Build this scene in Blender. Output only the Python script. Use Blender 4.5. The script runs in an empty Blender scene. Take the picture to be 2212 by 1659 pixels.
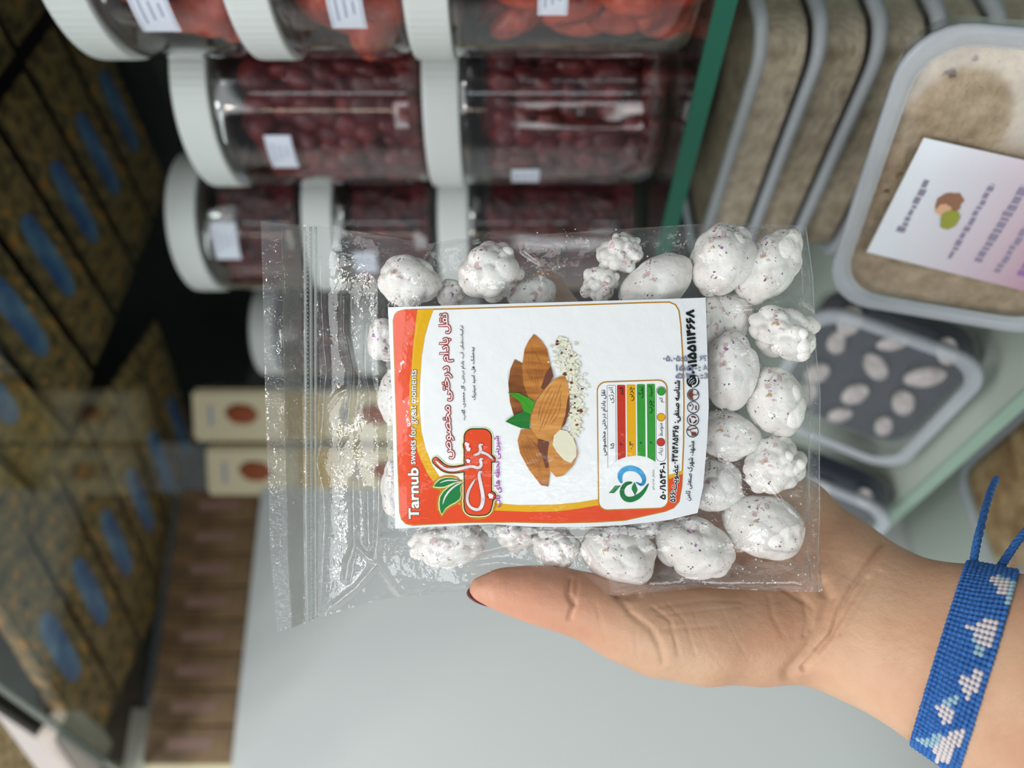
import bpy, bmesh, math, random, unicodedata
import numpy as np
from mathutils import Vector, Matrix, noise
from mathutils.bvhtree import BVHTree
from mathutils.geometry import tessellate_polygon
random.seed(7); RNG = np.random.default_rng(7)
SC = bpy.context.scene
COL = SC.collection
# ------------------------------------------------------------------ camera
F = 1650.0            # focal length in pixels of the 2212x1659 frame
CZ = 1.40             # camera height; the phone is held turned by 90 degrees (world up = frame's left)
cam = bpy.data.cameras.new('camera'); camo = bpy.data.objects.new('camera', cam); COL.objects.link(camo)
camo.matrix_world = Matrix(((0, 1, 0, 0), (0, 0, -1, 0), (-1, 0, 0, CZ), (0, 0, 0, 1)))
cam.sensor_width = 36.0; cam.sensor_fit = 'HORIZONTAL'; cam.lens = 36.0 * F / 2212
cam.clip_start = 0.02; cam.clip_end = 50
cam.dof.use_dof = True; cam.dof.focus_distance = 0.292; cam.dof.aperture_fstop = 4.6
SC.camera = camo
# ------------------------------------------------------------------ world, lamps, exposure
wd = bpy.data.worlds.new('world'); SC.world = wd; wd.use_nodes = True
wd.node_tree.nodes['Background'].inputs[0].default_value = (0.86, 0.93, 1.0, 1)
wd.node_tree.nodes['Background'].inputs[1].default_value = 0.22
def area(name, loc, target, sx, sy, power, color=(1, 1, 1)):
    l = bpy.data.lights.new(name, 'AREA'); l.shape = 'RECTANGLE'; l.size = sx; l.size_y = sy; l.energy = power; l.color = color
    o = bpy.data.objects.new(name, l); COL.objects.link(o); o.location = loc
    o.rotation_euler = (Vector(target) - Vector(loc)).to_track_quat('-Z', 'Y').to_euler()
    return o
area('ceiling_lamp', (-0.1, -0.42, 2.35), (0.0, 0.45, 1.3), 1.2, 0.7, 10, (0.94, 0.98, 1.0))
area('ceiling_tube', (-0.75, 0.05, 2.45), (0, 0.4, 1.35), 0.9, 0.10, 4, (0.92, 0.97, 1.0))
for i, (x, y, w, c) in enumerate(((.32, -.30, 1.5, (1, .85, .62)), (-.35, -.35, 2.2, (.95, .98, 1)), (.1, -1.3, 2.2, (.95, .98, 1)), (-.9, -1.1, 1.6, (1, .93, .82)), (-.2, -.02, 1.2, (1, .9, .74)))):
    area('ceiling_spot', (x, y, 2.5), (x * .6, y * .3 + .2, 1.3), 0.09, 0.09, w, c)
area('low_fill_lamp', (-1.25, -0.95, 1.0), (0, 0.6, 1.5), 1.2, 1.0, 16.5, (0.93, 0.97, 1.0))  # unseen fill light, added low to brighten pack undersides and tub sides
area('light_strip_warm', (-0.62, -0.55, 1.45), (0.2, 0.55, 1.45), 0.025, 1.2, .95, (1.0, 0.86, 0.66))
area('light_strip_cool', (-0.25, -0.95, 1.55), (0.2, 0.55, 1.45), 0.03, 1.2, .85, (0.9, 0.96, 1.0))
SC.view_settings.view_transform = 'Standard'; SC.view_settings.look = 'None'
SC.view_settings.exposure = -0.20; SC.view_settings.gamma = 1.0; SC.view_settings.use_curve_mapping = False
cy = SC.cycles
cy.use_denoising = True; cy.max_bounces = 10; cy.transparent_max_bounces = 32
cy.transmission_bounces = 6; cy.glossy_bounces = 4; cy.diffuse_bounces = 3
cy.caustics_reflective = False; cy.caustics_refractive = False; cy.sample_clamp_indirect = 4.0

# ------------------------------------------------------------------ helpers
def P(px, py, d):
    return Vector(((829.5 - py) / F * d, d, CZ - (px - 1106.0) / F * d))
def PA(px, py, d):
    px = np.asarray(px, float); py = np.asarray(py, float); d = np.asarray(d, float) + 0 * px
    return np.stack([(829.5 - py) / F * d, d, CZ - (px - 1106.0) / F * d], -1)
def proj(v):
    return (1106 + (CZ - v[2]) / v[1] * F, 829.5 - v[0] / v[1] * F)
def link(o, parent=None):
    COL.objects.link(o)
    if parent is not None: o.parent = parent
    return o
def mesh_obj(name, verts, faces, m, parent=None, smooth=True):
    me = bpy.data.meshes.new(name)
    if isinstance(verts, np.ndarray): verts = verts.tolist()
    if isinstance(faces, np.ndarray): faces = faces.tolist()
    me.from_pydata(verts, [], faces); me.update()
    if smooth: me.polygons.foreach_set('use_smooth', [True] * len(me.polygons))
    if m is not None: me.materials.append(m)
    return link(bpy.data.objects.new(name, me), parent)
def bm_obj(name, bm, m, parent=None, smooth=False):
    me = bpy.data.meshes.new(name); bm.to_mesh(me); bm.free()
    if smooth: me.polygons.foreach_set('use_smooth', [True] * len(me.polygons))
    if m is not None: me.materials.append(m)
    return link(bpy.data.objects.new(name, me), parent)
def tag(o, label=None, cat=None, group=None, kind=None):
    if label: o['label'] = label
    if cat: o['category'] = cat
    if group: o['group'] = group
    if kind: o['kind'] = kind
    return o
def empty(name, loc, label, cat, group=None, rot=(0, 0, 0)):
    o = bpy.data.objects.new(name, None); COL.objects.link(o); o.location = loc; o.rotation_euler = rot
    o.empty_display_size = 0.02
    return tag(o, label, cat, group)
def copy_tree(o, parent=None):
    c = o.copy(); COL.objects.link(c); c.parent = parent
    for ch in list(o.children): copy_tree(ch, c)
    return c
class MB:
    def __init__(s): s.v = []; s.f = []
    def add(s, v, f):
        b = len(s.v); s.v += [tuple(x) for x in v]; s.f += [tuple(b + i for i in q) for q in f]
    def box(s, c, ax, ay, az):
        c = Vector(c); ax, ay, az = Vector(ax), Vector(ay), Vector(az)
        v = [c + sx * ax + sy * ay + sz * az for sz in (-1, 1) for sy in (-1, 1) for sx in (-1, 1)]
        s.add(v, [(0, 2, 3, 1), (4, 5, 7, 6), (0, 1, 5, 4), (2, 6, 7, 3), (0, 4, 6, 2), (1, 3, 7, 5)])
    def prism(s, poly, z0, z1):
        n = len(poly)
        s.add([(p[0], p[1], z0) for p in poly] + [(p[0], p[1], z1) for p in poly],
              [tuple(range(n))[::-1], tuple(range(n, 2 * n))] + [(i, (i + 1) % n, n + (i + 1) % n, n + i) for i in range(n)])
    def tube(s, pts, rad, n=10):
        pts = [Vector(p) for p in pts]; rings = []
        t0 = (pts[1] - pts[0]).normalized(); a = t0.orthogonal().normalized()
        for i, p in enumerate(pts):
            t = (pts[min(i + 1, len(pts) - 1)] - pts[max(i - 1, 0)]).normalized()
            a = (a - t * a.dot(t)).normalized(); b = t.cross(a)
            r = rad[i] if hasattr(rad, '__len__') else rad
            rings.append([p + r * (math.cos(2 * math.pi * k / n) * a + math.sin(2 * math.pi * k / n) * b) for k in range(n)])
        v = [q for R in rings for q in R]; f = []
        for i in range(len(rings) - 1):
            for k in range(n): f.append((i * n + k, i * n + (k + 1) % n, (i + 1) * n + (k + 1) % n, (i + 1) * n + k))
        f.append(tuple(range(n))[::-1]); f.append(tuple((len(rings) - 1) * n + k for k in range(n)))
        s.add(v, f)
    def lathe(s, prof, n=64, rib=None):
        v = []; f = []
        for j, (r, z) in enumerate(prof):
            for k in range(n):
                rr = r * (1 + (rib if rib and 1 < j < len(prof) - 3 and k % 2 else 0))
                v.append((rr * math.cos(2 * math.pi * k / n), rr * math.sin(2 * math.pi * k / n), z))
        for j in range(len(prof) - 1):
            for k in range(n): f.append((j * n + k, j * n + (k + 1) % n, (j + 1) * n + (k + 1) % n, (j + 1) * n + k))
        if prof[0][0] > 1e-6: f.append(tuple(range(n))[::-1])
        if prof[-1][0] > 1e-6: f.append(tuple((len(prof) - 1) * n + k for k in range(n)))
        s.add(v, f)
    def obj(s, name, m, parent=None, smooth=False): return mesh_obj(name, s.v, s.f, m, parent, smooth)
def rrect(x0, x1, y0, y1, r, n=8):
    out = []
    for cx, cy_, a0 in ((x1 - r, y1 - r, 0), (x0 + r, y1 - r, 90), (x0 + r, y0 + r, 180), (x1 - r, y0 + r, 270)):
        for i in range(n + 1):
            a = math.radians(a0 + 90 * i / n); out.append((cx + r * math.cos(a), cy_ + r * math.sin(a)))
    return out
_ICO = {}
def ico(sub):
    if sub not in _ICO:
        bm = bmesh.new(); bmesh.ops.create_icosphere(bm, subdivisions=sub, radius=1.0)
        _ICO[sub] = (np.array([v.co[:] for v in bm.verts]), [tuple(v.index for v in f.verts) for f in bm.faces]); bm.free()
    return _ICO[sub]
def smooth01(x): x = np.clip(x, 0, 1); return x * x * (3 - 2 * x)
def fib(n):
    i = np.arange(n) + .5; ph = np.arccos(1 - 2 * i / n); th = math.pi * (1 + 5 ** .5) * i
    return np.stack([np.cos(th) * np.sin(ph), np.sin(th) * np.sin(ph), np.cos(ph)], -1)
def blob(sub, seed, n=40, amp=.08, sharp=6.0, low=.07, pits=0):
    """unit lump: rounded bumps over a sphere, a slow wobble and a few pits"""
    v, f = ico(sub); rng = np.random.default_rng(seed)
    c = fib(n) + rng.normal(0, .9 / math.sqrt(n), (n, 3)); c /= np.linalg.norm(c, axis=1)[:, None]
    a = amp * rng.uniform(.35, 1.0, n); w = sharp * rng.uniform(.7, 1.4, n) * math.sqrt(n / 40)
    d2 = 2 - 2 * v @ c.T
    h = (a * np.sqrt(np.maximum(0, 1 - d2 * (w / 2.2) ** 2 * .5))).max(1)
    k = rng.normal(0, 1, (5, 3)) * 1.6; ph = rng.uniform(0, 6, 5)
    h = h + low * np.sin(v @ k.T + ph).mean(1)
    for _ in range(pits):
        p = rng.normal(0, 1, 3); p /= np.linalg.norm(p)
        h -= .10 * np.exp(-(2 - 2 * v @ p) * 45 * rng.uniform(.6, 1.6))
    return v * (1 + h)[:, None], f

# ------------------------------------------------------------------ materials
def srgb(r, g, b):
    return tuple(((c / 255) / 12.92 if c / 255 <= .04045 else ((c / 255 + .055) / 1.055) ** 2.4) for c in (r, g, b)) + (1,)
def mat(name, col, rough=.5, **kw):
    m = bpy.data.materials.new(name); m.use_nodes = True
    b = m.node_tree.nodes['Principled BSDF']
    b.inputs['Base Color'].default_value = col if len(col) == 4 else tuple(col) + (1,)
    b.inputs['Roughness'].default_value = rough
    for k, v in kw.items(): b.inputs[k.replace('_', ' ')].default_value = v
    return m
def NT(m): return m.node_tree.nodes, m.node_tree.links, m.node_tree.nodes['Principled BSDF']
def noise_mix(m, ca, cb, scale, lo=.4, hi=.6, detail=4, dim='Object', stretch=None, rough=.55):
    n, l, b = NT(m)
    tc = n.new('ShaderNodeTexCoord'); t = n.new('ShaderNodeTexNoise'); t.inputs['Scale'].default_value = scale; t.inputs['Detail'].default_value = detail
    t.inputs['Roughness'].default_value = rough
    src = tc.outputs[dim]
    if stretch:
        mp = n.new('ShaderNodeMapping'); mp.inputs['Scale'].default_value = stretch; l.new(src, mp.inputs[0]); src = mp.outputs[0]
    l.new(src, t.inputs['Vector'])
    r = n.new('ShaderNodeValToRGB'); r.color_ramp.elements[0].position = lo; r.color_ramp.elements[1].position = hi
    r.color_ramp.elements[0].color = ca; r.color_ramp.elements[1].color = cb
    l.new(t.outputs['Fac'], r.inputs[0]); l.new(r.outputs[0], b.inputs['Base Color'])
    return r.outputs[0], src
def bump(m, scale, strength, dist=.001, detail=3, src=None):
    n, l, b = NT(m)
    t = n.new('ShaderNodeTexNoise'); t.inputs['Scale'].default_value = scale; t.inputs['Detail'].default_value = detail
    if src is None: src = n.new('ShaderNodeTexCoord').outputs['Object']
    l.new(src, t.inputs['Vector'])
    bp = n.new('ShaderNodeBump'); bp.inputs['Strength'].default_value = strength; bp.inputs['Distance'].default_value = dist
    l.new(t.outputs['Fac'], bp.inputs['Height']); l.new(bp.outputs[0], b.inputs['Normal'])
    return m
def speck(m, base_out, src, col, scale, thr, rnd=1.0):
    """scattered specks of another colour mixed over base_out"""
    n, l, b = NT(m)
    wz = n.new('ShaderNodeTexNoise'); wz.inputs['Scale'].default_value = scale * 1.6; wz.inputs['Detail'].default_value = 3; l.new(src, wz.inputs['Vector'])
    wv = n.new('ShaderNodeVectorMath'); wv.operation = 'MULTIPLY_ADD'; l.new(wz.outputs['Color'], wv.inputs[0]); wv.inputs[1].default_value = (1.1 / scale,) * 3; l.new(src, wv.inputs[2])
    v = n.new('ShaderNodeTexVoronoi'); v.inputs['Scale'].default_value = scale; v.inputs['Randomness'].default_value = rnd; l.new(wv.outputs[0], v.inputs['Vector'])
    nz = n.new('ShaderNodeTexNoise'); nz.inputs['Scale'].default_value = scale * .33; nz.inputs['Detail'].default_value = 1; l.new(src, nz.inputs['Vector'])
    mul = n.new('ShaderNodeMath'); mul.operation = 'SUBTRACT'; l.new(nz.outputs['Fac'], mul.inputs[0]); l.new(v.outputs['Distance'], mul.inputs[1])
    rp = n.new('ShaderNodeValToRGB'); rp.color_ramp.elements[0].position = thr; rp.color_ramp.elements[1].position = thr + .10
    l.new(mul.outputs[0], rp.inputs[0])
    mx = n.new('ShaderNodeMix'); mx.data_type = 'RGBA'; l.new(rp.outputs[0], mx.inputs['Factor']); l.new(base_out, mx.inputs['A']); mx.inputs['B'].default_value = col
    l.new(mx.outputs['Result'], b.inputs['Base Color'])
    return mx.outputs['Result']
def clear_film(name, tint=(1, 1, 1, 1), ior=1.45, rough=.06, milk=0.0, milk_col=(.8, .82, .84, 1), bscale=None, bstr=.3, bdist=.001, gain=1.0, stretch=None):
    m = bpy.data.materials.new(name); m.use_nodes = True; n = m.node_tree.nodes; l = m.node_tree.links; n.clear()
    out = n.new('ShaderNodeOutputMaterial'); tr = n.new('ShaderNodeBsdfTransparent'); tr.inputs[0].default_value = tint
    gl = n.new('ShaderNodeBsdfGlossy'); gl.inputs['Roughness'].default_value = rough; gl.inputs['Color'].default_value = (1, 1, 1, 1)
    fr = n.new('ShaderNodeFresnel'); ge = n.new('ShaderNodeNewGeometry')          # same reflectance from both sides of the thin wall
    mr = n.new('ShaderNodeMapRange'); mr.inputs['To Min'].default_value = ior; mr.inputs['To Max'].default_value = 1 / ior
    l.new(ge.outputs['Backfacing'], mr.inputs['Value']); l.new(mr.outputs[0], fr.inputs[0])
    g = n.new('ShaderNodeMath'); g.operation = 'MULTIPLY'; g.use_clamp = True; g.inputs[1].default_value = gain; l.new(fr.outputs[0], g.inputs[0])
    mx = n.new('ShaderNodeMixShader'); l.new(g.outputs[0], mx.inputs[0]); l.new(tr.outputs[0], mx.inputs[1]); l.new(gl.outputs[0], mx.inputs[2])
    last = mx
    if milk > 0:
        df = n.new('ShaderNodeBsdfDiffuse'); df.inputs[0].default_value = milk_col
        m2 = n.new('ShaderNodeMixShader'); m2.inputs[0].default_value = milk; l.new(mx.outputs[0], m2.inputs[1]); l.new(df.outputs[0], m2.inputs[2]); last = m2
    if bscale:
        tc = n.new('ShaderNodeTexCoord'); t = n.new('ShaderNodeTexNoise'); t.inputs['Scale'].default_value = bscale; t.inputs['Detail'].default_value = 3
        src = tc.outputs['Object']
        if stretch:
            mp = n.new('ShaderNodeMapping'); mp.inputs['Scale'].default_value = stretch; l.new(src, mp.inputs[0]); src = mp.outputs[0]
        l.new(src, t.inputs['Vector'])
        bp = n.new('ShaderNodeBump'); bp.inputs['Strength'].default_value = bstr; bp.inputs['Distance'].default_value = bdist
        l.new(t.outputs['Fac'], bp.inputs['Height']); l.new(bp.outputs[0], gl.inputs['Normal']); l.new(bp.outputs[0], fr.inputs['Normal'])
    l.new(last.outputs[0], out.inputs[0])
    return m

M = {}
M['white_wall'] = mat('white_panel_paint', srgb(206, 210, 209), .55)
M['dark_wall'] = mat('dark_back', srgb(38, 40, 36), .8)
M['pale_board'] = mat('pale_green_board', srgb(188, 200, 190), .5)
M['lid'] = mat('white_lid_plastic', srgb(204, 208, 206), .42); M['dust'] = mat('sugar_dust', srgb(235, 235, 235), .6)
M['jar'] = clear_film('jar_plastic', (.90, .89, .89, 1), 1.5, .07, gain=1.8)
M['glass'] = clear_film('shelf_glass', (.90, .95, .92, 1), 1.5, .02)
M['glass_edge'] = mat('glass_edge_green', srgb(8, 84, 64), .5)
M['glass_edge2'] = mat('glass_edge_grey_green', srgb(84, 104, 96), .25)
M['tub'] = clear_film('tub_plastic', (.93, .94, .95, 1), 1.45, .12, milk=.04, milk_col=srgb(190, 195, 202))
M['tub_rim'] = clear_film('tub_rim_plastic', (.9, .92, .94, 1), 1.45, .2, milk=.62, milk_col=srgb(190, 196, 204))
m = M['sesame'] = mat('beige_grain', srgb(190, 170, 140), .8)
c, s_ = noise_mix(m, srgb(150, 130, 102), srgb(206, 188, 160), 90, .3, .7, 5); c = speck(m, c, s_, srgb(96, 76, 58), 120, .42); bump(m, 260, .8, .003, 4)
m = M['nutmix'] = mat('tan_nut_mix', srgb(170, 135, 90), .8)
c, s_ = noise_mix(m, srgb(150, 112, 66), srgb(210, 180, 130), 60, .35, .65, 4); bump(m, 90, .8, .005, 3)
M['dark_sweet'] = bump(mat('dark_filling', srgb(44, 50, 66), .5), 60, .7, .004)
M['stickerw'] = mat('sticker_paper', srgb(205, 210, 222), .55)
M['sticker_ink'] = mat('sticker_ink', srgb(160, 166, 186), .6)
m = M['apricot'] = mat('dried_fruit_orange', srgb(180, 70, 44), .4); noise_mix(m, srgb(120, 30, 26), srgb(190, 78, 52), 55, .35, .65); bump(m, 120, .5, .003)
m = M['plum'] = mat('dried_fruit_red', srgb(130, 44, 46), .4); noise_mix(m, srgb(44, 12, 20), srgb(116, 34, 36), 45, .3, .7); bump(m, 160, .6, .003)
m = M['berry'] = mat('dark_dried_berries', srgb(92, 28, 34), .45); noise_mix(m, srgb(30, 10, 15), srgb(96, 30, 34), 110, .35, .65); bump(m, 150, .9, .005)
m = M['core'] = mat('dried_fruit_core', srgb(60, 20, 24), .6); noise_mix(m, srgb(40, 12, 16), srgb(104, 36, 34), 60, .35, .65); bump(m, 100, .8, .006)
m = M['pack'] = mat('brown_snack_grain', srgb(120, 84, 44), .65)
c, s_ = noise_mix(m, srgb(78, 64, 48), srgb(188, 146, 94), 70, .35, .65, 5); c = speck(m, c, s_, srgb(226, 150, 74), 60, .25); bump(m, 120, .8, .004)
m = M['pack_gold'] = mat('gold_snack_grain', srgb(190, 160, 110), .6)
c, s_ = noise_mix(m, srgb(150, 124, 84), srgb(214, 186, 136), 120, .35, .65, 5); bump(m, 160, .7, .003)
M['pack_pale'] = mat('pale_pack_paper', srgb(206, 194, 186), .6)
M['blue_label'] = mat('blue_label', srgb(52, 92, 160), .5); noise_mix(M['blue_label'], srgb(52, 92, 172), srgb(150, 184, 222), 22, .35, .7)
m = M['nougat'] = mat('tan_wrapped_block', srgb(150, 118, 82), .6); noise_mix(m, srgb(92, 70, 46), srgb(134, 106, 72), 22, .35, .65)
M['pinkband'] = mat('dusty_pink_band', srgb(140, 108, 96), .6)
M['cream'] = mat('cream_carton', srgb(226, 214, 178), .55)
M['carton_yellow'] = mat('yellow_carton_side', srgb(196, 166, 92), .55)
M['brownprint'] = mat('brown_nut_print', srgb(150, 74, 34), .6)
M['tublabel'] = mat('tub_label_paper', srgb(220, 216, 226), .45)
# ------------------------------------------------------------------ setting and shelving
A = Vector((.193, .385, 0)); U = Vector((-.529, .848, 0)); N = Vector((.848, .529, 0)); Z = Vector((0, 0, 1))
def S(u, n, z=0.0): return A + U * u + N * n + Z * (CZ + z)
SHELF = -.103                                    # top of the jar shelf below the camera's height
def slab(name, corners, z0, z1, m, parent=None, bev=0.0):
    mb = MB(); mb.prism([(c.x, c.y) for c in corners], z0, z1); return mb.obj(name, m, parent)
# dark back of the shelving, the white panel beside it, pale boards under it
back = slab('wall_back', [S(-.5, .40), S(1.25, .40), S(1.25, .43), S(-.5, .43)], .25, CZ + 1.1, M['dark_wall']); back['kind'] = 'structure'
WD = Vector((-.89, -.31, 0)).normalized(); WN = Vector((-WD.y, WD.x, 0)) * -1
W0 = Vector((-.125, .915, 0))
if WN.y < 0: WN = -WN
wl = slab('wall_left', [W0, W0 + WD * 1.2, W0 + WD * 1.2 + WN * .06, W0 + WN * .06], .25, CZ + .300, M['white_wall']); wl['kind'] = 'structure'
wl2 = slab('wall_side', [W0 + WN * .10 + WD * .25, W0 + WD * 2.2 + WN * .10, W0 + WD * 2.2 + WN * .14, W0 + WN * .14 + WD * .25], .25, CZ + 1.1, mat('beige_wall', srgb(222, 212, 206), .7)); wl2['kind'] = 'structure'
fl = slab('floor', [Vector((-2, -2, 0)), Vector((2, -2, 0)), Vector((2, 2, 0)), Vector((-2, 2, 0))], .0, .02, mat('floor_tile', srgb(150, 148, 142), .4)); fl['kind'] = 'structure'
ce = slab('ceiling', [Vector((-2, -2, 0)), Vector((2, -2, 0)), Vector((2, 2, 0)), Vector((-2, 2, 0))], 2.75, 2.8, mat('ceiling_white', srgb(225, 225, 222), .7)); ce['kind'] = 'structure'

js = empty('glass_shelf', S(.2, 0, SHELF), 'clear glass shelf with dark green edge carrying the white-lidded jars', 'shelf')
def kid(o, par): o.parent = par; o.matrix_parent_inverse = par.matrix_world.inverted(); return o
bpy.context.view_layer.update()
def under(o, par):
    """parent o (built in world space) under an un-rotated empty"""
    o.parent = par; o.matrix_parent_inverse = Matrix.Translation(-Vector(par.location)); return o
def S2(u, n): v = S(u, n); return v
under(slab('glass_panel', [S2(-.35, .002), S2(.64, .002), S2(.80, .39), S2(-.35, .39)], CZ + SHELF - .010, CZ + SHELF, M['glass']), js)
under(slab('green_edge', [S2(-.35, -.001), S2(.64, -.001), S2(.64, .002), S2(-.35, .002)], CZ + SHELF - .0105, CZ + SHELF + .0003, M['glass_edge']), js)
BASE = -.313
bs = empty('base_shelf', S(.2, -.1, BASE), 'pale green lower shelf board under the plastic tubs', 'shelf')
under(slab('board', [S2(-.35, -.122), S2(.70, -.122), S2(.70, .39), S2(-.35, .39)], CZ + BASE - .012, CZ + BASE, M['pale_board']), bs)
under(slab('board_edge', [S2(-.35, -.1245), S2(.70, -.1245), S2(.70, -.122), S2(-.35, -.122)], CZ + BASE - .0122, CZ + BASE + .0002, mat('board_edge_green', srgb(150, 176, 160), .4)), bs)
ls = empty('bottom_counter', S(.2, -.3, -.46), 'pale green counter top in front of and below the tub shelf', 'counter')
under(slab('counter_top', [S2(-.6, -.60), S2(.62, -.60), S2(.62, .20), S2(-.6, .20)], CZ - .485, CZ - .46, M['pale_board']), ls)

# ------------------------------------------------------------------ jars
def lumps(name, count, r0, h, size, flat, m, seed, dens_front, label, cat, group, origin, hfill=.95):
    """a layer of single fruits pressed against the inside of a jar, on the side one can see"""
    rng = np.random.default_rng(seed); protos = []
    for k in range(5):
        v, f = blob(3, seed * 10 + k, 12, .5, 4, .34); v = v * np.array([1, rng.uniform(.6, 1), flat * rng.uniform(.7, 1.1)]) * size
        protos.append(mesh_obj(name, v, f, m))
    face = math.atan2(-origin[1], -origin[0]); n = 0; k = 0
    rows = max(1, int(h * hfill / (size * 1.62))); per = max(3, int(dens_front * r0 / (size * 1.72)))
    for j in range(rows):
        for i in range(per):
            a = face + (i + .5 * (j % 2) - per / 2 + .25) / per * dens_front + rng.normal(0, .05)
            z = size * .9 + j * size * 1.62 + rng.normal(0, size * .12)
            rr = r0 - size * rng.uniform(1.25, 1.5)
            p = protos[rng.integers(5)]
            o = p if p.get('label') is None else p.copy()
            if o is not p: COL.objects.link(o)
            o.location = (origin[0] + rr * math.cos(a), origin[1] + rr * math.sin(a), origin[2] + z)
            o.rotation_euler = (rng.uniform(0, 6.3), math.pi / 2 + rng.normal(0, .5), a)
            s = rng.uniform(.70, 1.12); o.scale = (s, s, s)
            tag(o, label, cat, group)
    for p in protos:
        if p.get('label') is None: bpy.data.objects.remove(p)
def make_jar(u, n, z, R, H, label, lid_h=.026, stick=None, fill='core', fill_r=.80, fill_h=.82, short=''):
    c = S(u, n, z); t = empty('plastic_jar', c, label, 'jar', 'white-lidded jars of dried fruit on the glass shelf')
    hb = H - lid_h * .8
    mb = MB(); mb.lathe([(R * .86, .0), (R * .95, .002), (R * .985, .008), (R, .018), (R, hb - .016), (R * .985, hb - .006), (R * .93, hb)], 72)
    mb.obj('body', M['jar'], t, True)
    mb = MB(); RL = R * 1.015; z0 = H - lid_h; z1 = H - .0015
    mb.lathe([(RL * .97, z0), (RL, z0 + .0008), (RL, z0 + .003), (RL, z1 - .003), (RL * .995, z1 - .0012), (RL * .97, z1), (RL * .90, z1), (RL * .89, z1 - .0012), (0.0001, z1 - .0012)], 160, .003)
    mb.obj('lid', M['lid'], t, False)
    mb = MB(); mb.lathe([(R * .955, z0 - .006), (R * .955, z0)], 72); mb.obj('neck_ring', M['jar'], t, True)
    if fill:
        rng = np.random.default_rng(int(abs(u * 1000) + z * 500 + 77)); nn, nz = 72, 26; v = []; f = []
        for j in range(nz + 1):
            zz = .006 + (H * fill_h - .006) * j / nz
            for k in range(nn):
                a = 2 * math.pi * k / nn
                nv = noise.noise(Vector((math.cos(a) * 5, math.sin(a) * 5, zz * 90 + u * 50)))
                r = R * fill_r * (1 + .06 * nv)
                v.append((r * math.cos(a), r * math.sin(a), zz + (.006 * nv if j == nz else 0)))
        for j in range(nz):
            for k in range(nn): f.append((j * nn + k, j * nn + (k + 1) % nn, (j + 1) * nn + (k + 1) % nn, (j + 1) * nn + k))
        f.append(tuple(nz * nn + k for k in range(nn)))
        fo = mesh_obj('fruit_filling', v, f, M[fill], None); fo.location = c
        tag(fo, 'mass of dark dried fruit inside the ' + short, 'dried fruit', None, 'stuff')
    for (px, py, w, h) in (stick or []):      # paper stickers on the jar wall
        d = (P(px, py, 1) - Vector((0, 0, CZ))); dx, dy = d.x, d.y
        aa = dx * dx + dy * dy; bb = -2 * (dx * c.x + dy * c.y); cc = c.x ** 2 + c.y ** 2 - R * R
        dis = bb * bb - 4 * aa * cc
        tt = (-bb - math.sqrt(max(dis, 0))) / (2 * aa); hx, hy = dx * tt - c.x, dy * tt - c.y
        a0 = math.atan2(hy, hx); zc = CZ + d.z * tt - c.z
        def patch(a, zmid, w, h, off):
            q = 8; rr = R + off
            v = [(rr * math.cos(a + (i / q - .5) * w / R), rr * math.sin(a + (i / q - .5) * w / R), zmid + s * h / 2) for s in (-1, 1) for i in range(q + 1)]
            return v, [(i, i + 1, q + 2 + i, q + 1 + i) for i in range(q)]
        st = MB(); st.add(*patch(a0, zc, w, h, .0004)); so = st.obj('sticker', M['stickerw'], t, True)
        ink = MB()
        for k in range(3): ink.add(*patch(a0 + .01 * k, zc + h * (.26 - .24 * k), w * (.55 - .12 * k), h * .07, .0006))
        for sgn in (-1, 1): ink.add(*patch(a0, zc + sgn * h * .43, w * .9, h * .02, .0006))
        ink.obj('sticker_print', M['sticker_ink'], so, True)
    return t
Ht, Hs = .163, .107
G = 'dried fruit pieces in the jars'
def jar_stack(u, n, R, spec):
    z = SHELF + .0005
    for H, label, stick, kind, sd, short in spec:
        make_jar(u, n, z, R, H, label, stick=stick, fill={'apr': 'core', 'plum': 'core', 'berry': 'berry'}[kind], fill_r=.70 if kind != 'berry' else .90,
                 fill_h=.745 if H > .12 else .62, short=short)
        c = S(u, n, z)
        if kind == 'apr':
            lumps('dried_apricot', 0, R * .97, H - .03, .0165, .62, M['apricot'], sd, 3.0, 'wrinkled orange dried apricot inside the ' + short, 'dried fruit', 'dried apricots in the ' + short, c)
        elif kind == 'plum':
            lumps('dried_plum', 0, R * .97, H - .03, .0088, .8, M['plum'], sd, 3.2, 'dark red dried plum inside the ' + short, 'dried fruit', 'dried plums in the ' + short, c)
        z += H + .0006
jar_stack(.012, .080, .0625, [
    (.162, 'tall jar of orange dried apricots standing by the shelf end nearest the big tubs', [(1195, -6, .020, .016)], 'apr', 3, 'tall apricot jar'),
    (.094, 'short apricot jar resting on the tall apricot jar', [(747, 20, .024, .019)], 'apr', 4, 'second apricot jar of the apricot stack'),
    (.095, 'topmost short apricot jar, third up in the apricot stack', [(330, 25, .026, .021)], 'apr', 5, 'topmost apricot jar')])
jar_stack(.137, .105, .0625, [
    (Ht, 'tall jar of dark red dried plums standing on the glass shelf beside the apricot stack', [(1135, 381, .020, .020)], 'plum', 6, 'lower tall plum jar'),
    (Ht, 'tall plum jar with light streaks stacked on another tall plum jar', [(608, 330, .027, .018)], 'plum', 7, 'upper tall plum jar')])
jar_stack(.2613, .1004, .058, [
    (Ht, 'tall jar of dark berries partly behind the pouch, bottom of the middle stack', [], 'berry', 8, 'bottom jar of the middle stack'),
    (Hs, 'short dark berry jar in the middle of its stack behind the zip end', [(790, 568, .020, .018)], 'berry', 9, 'middle jar of the middle stack'),
    (Hs, 'topmost short dark berry jar with white sticker above the zip end of the pouch', [(487, 522, .030, .020)], 'berry', 10, 'topmost jar of the middle stack')])
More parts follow.
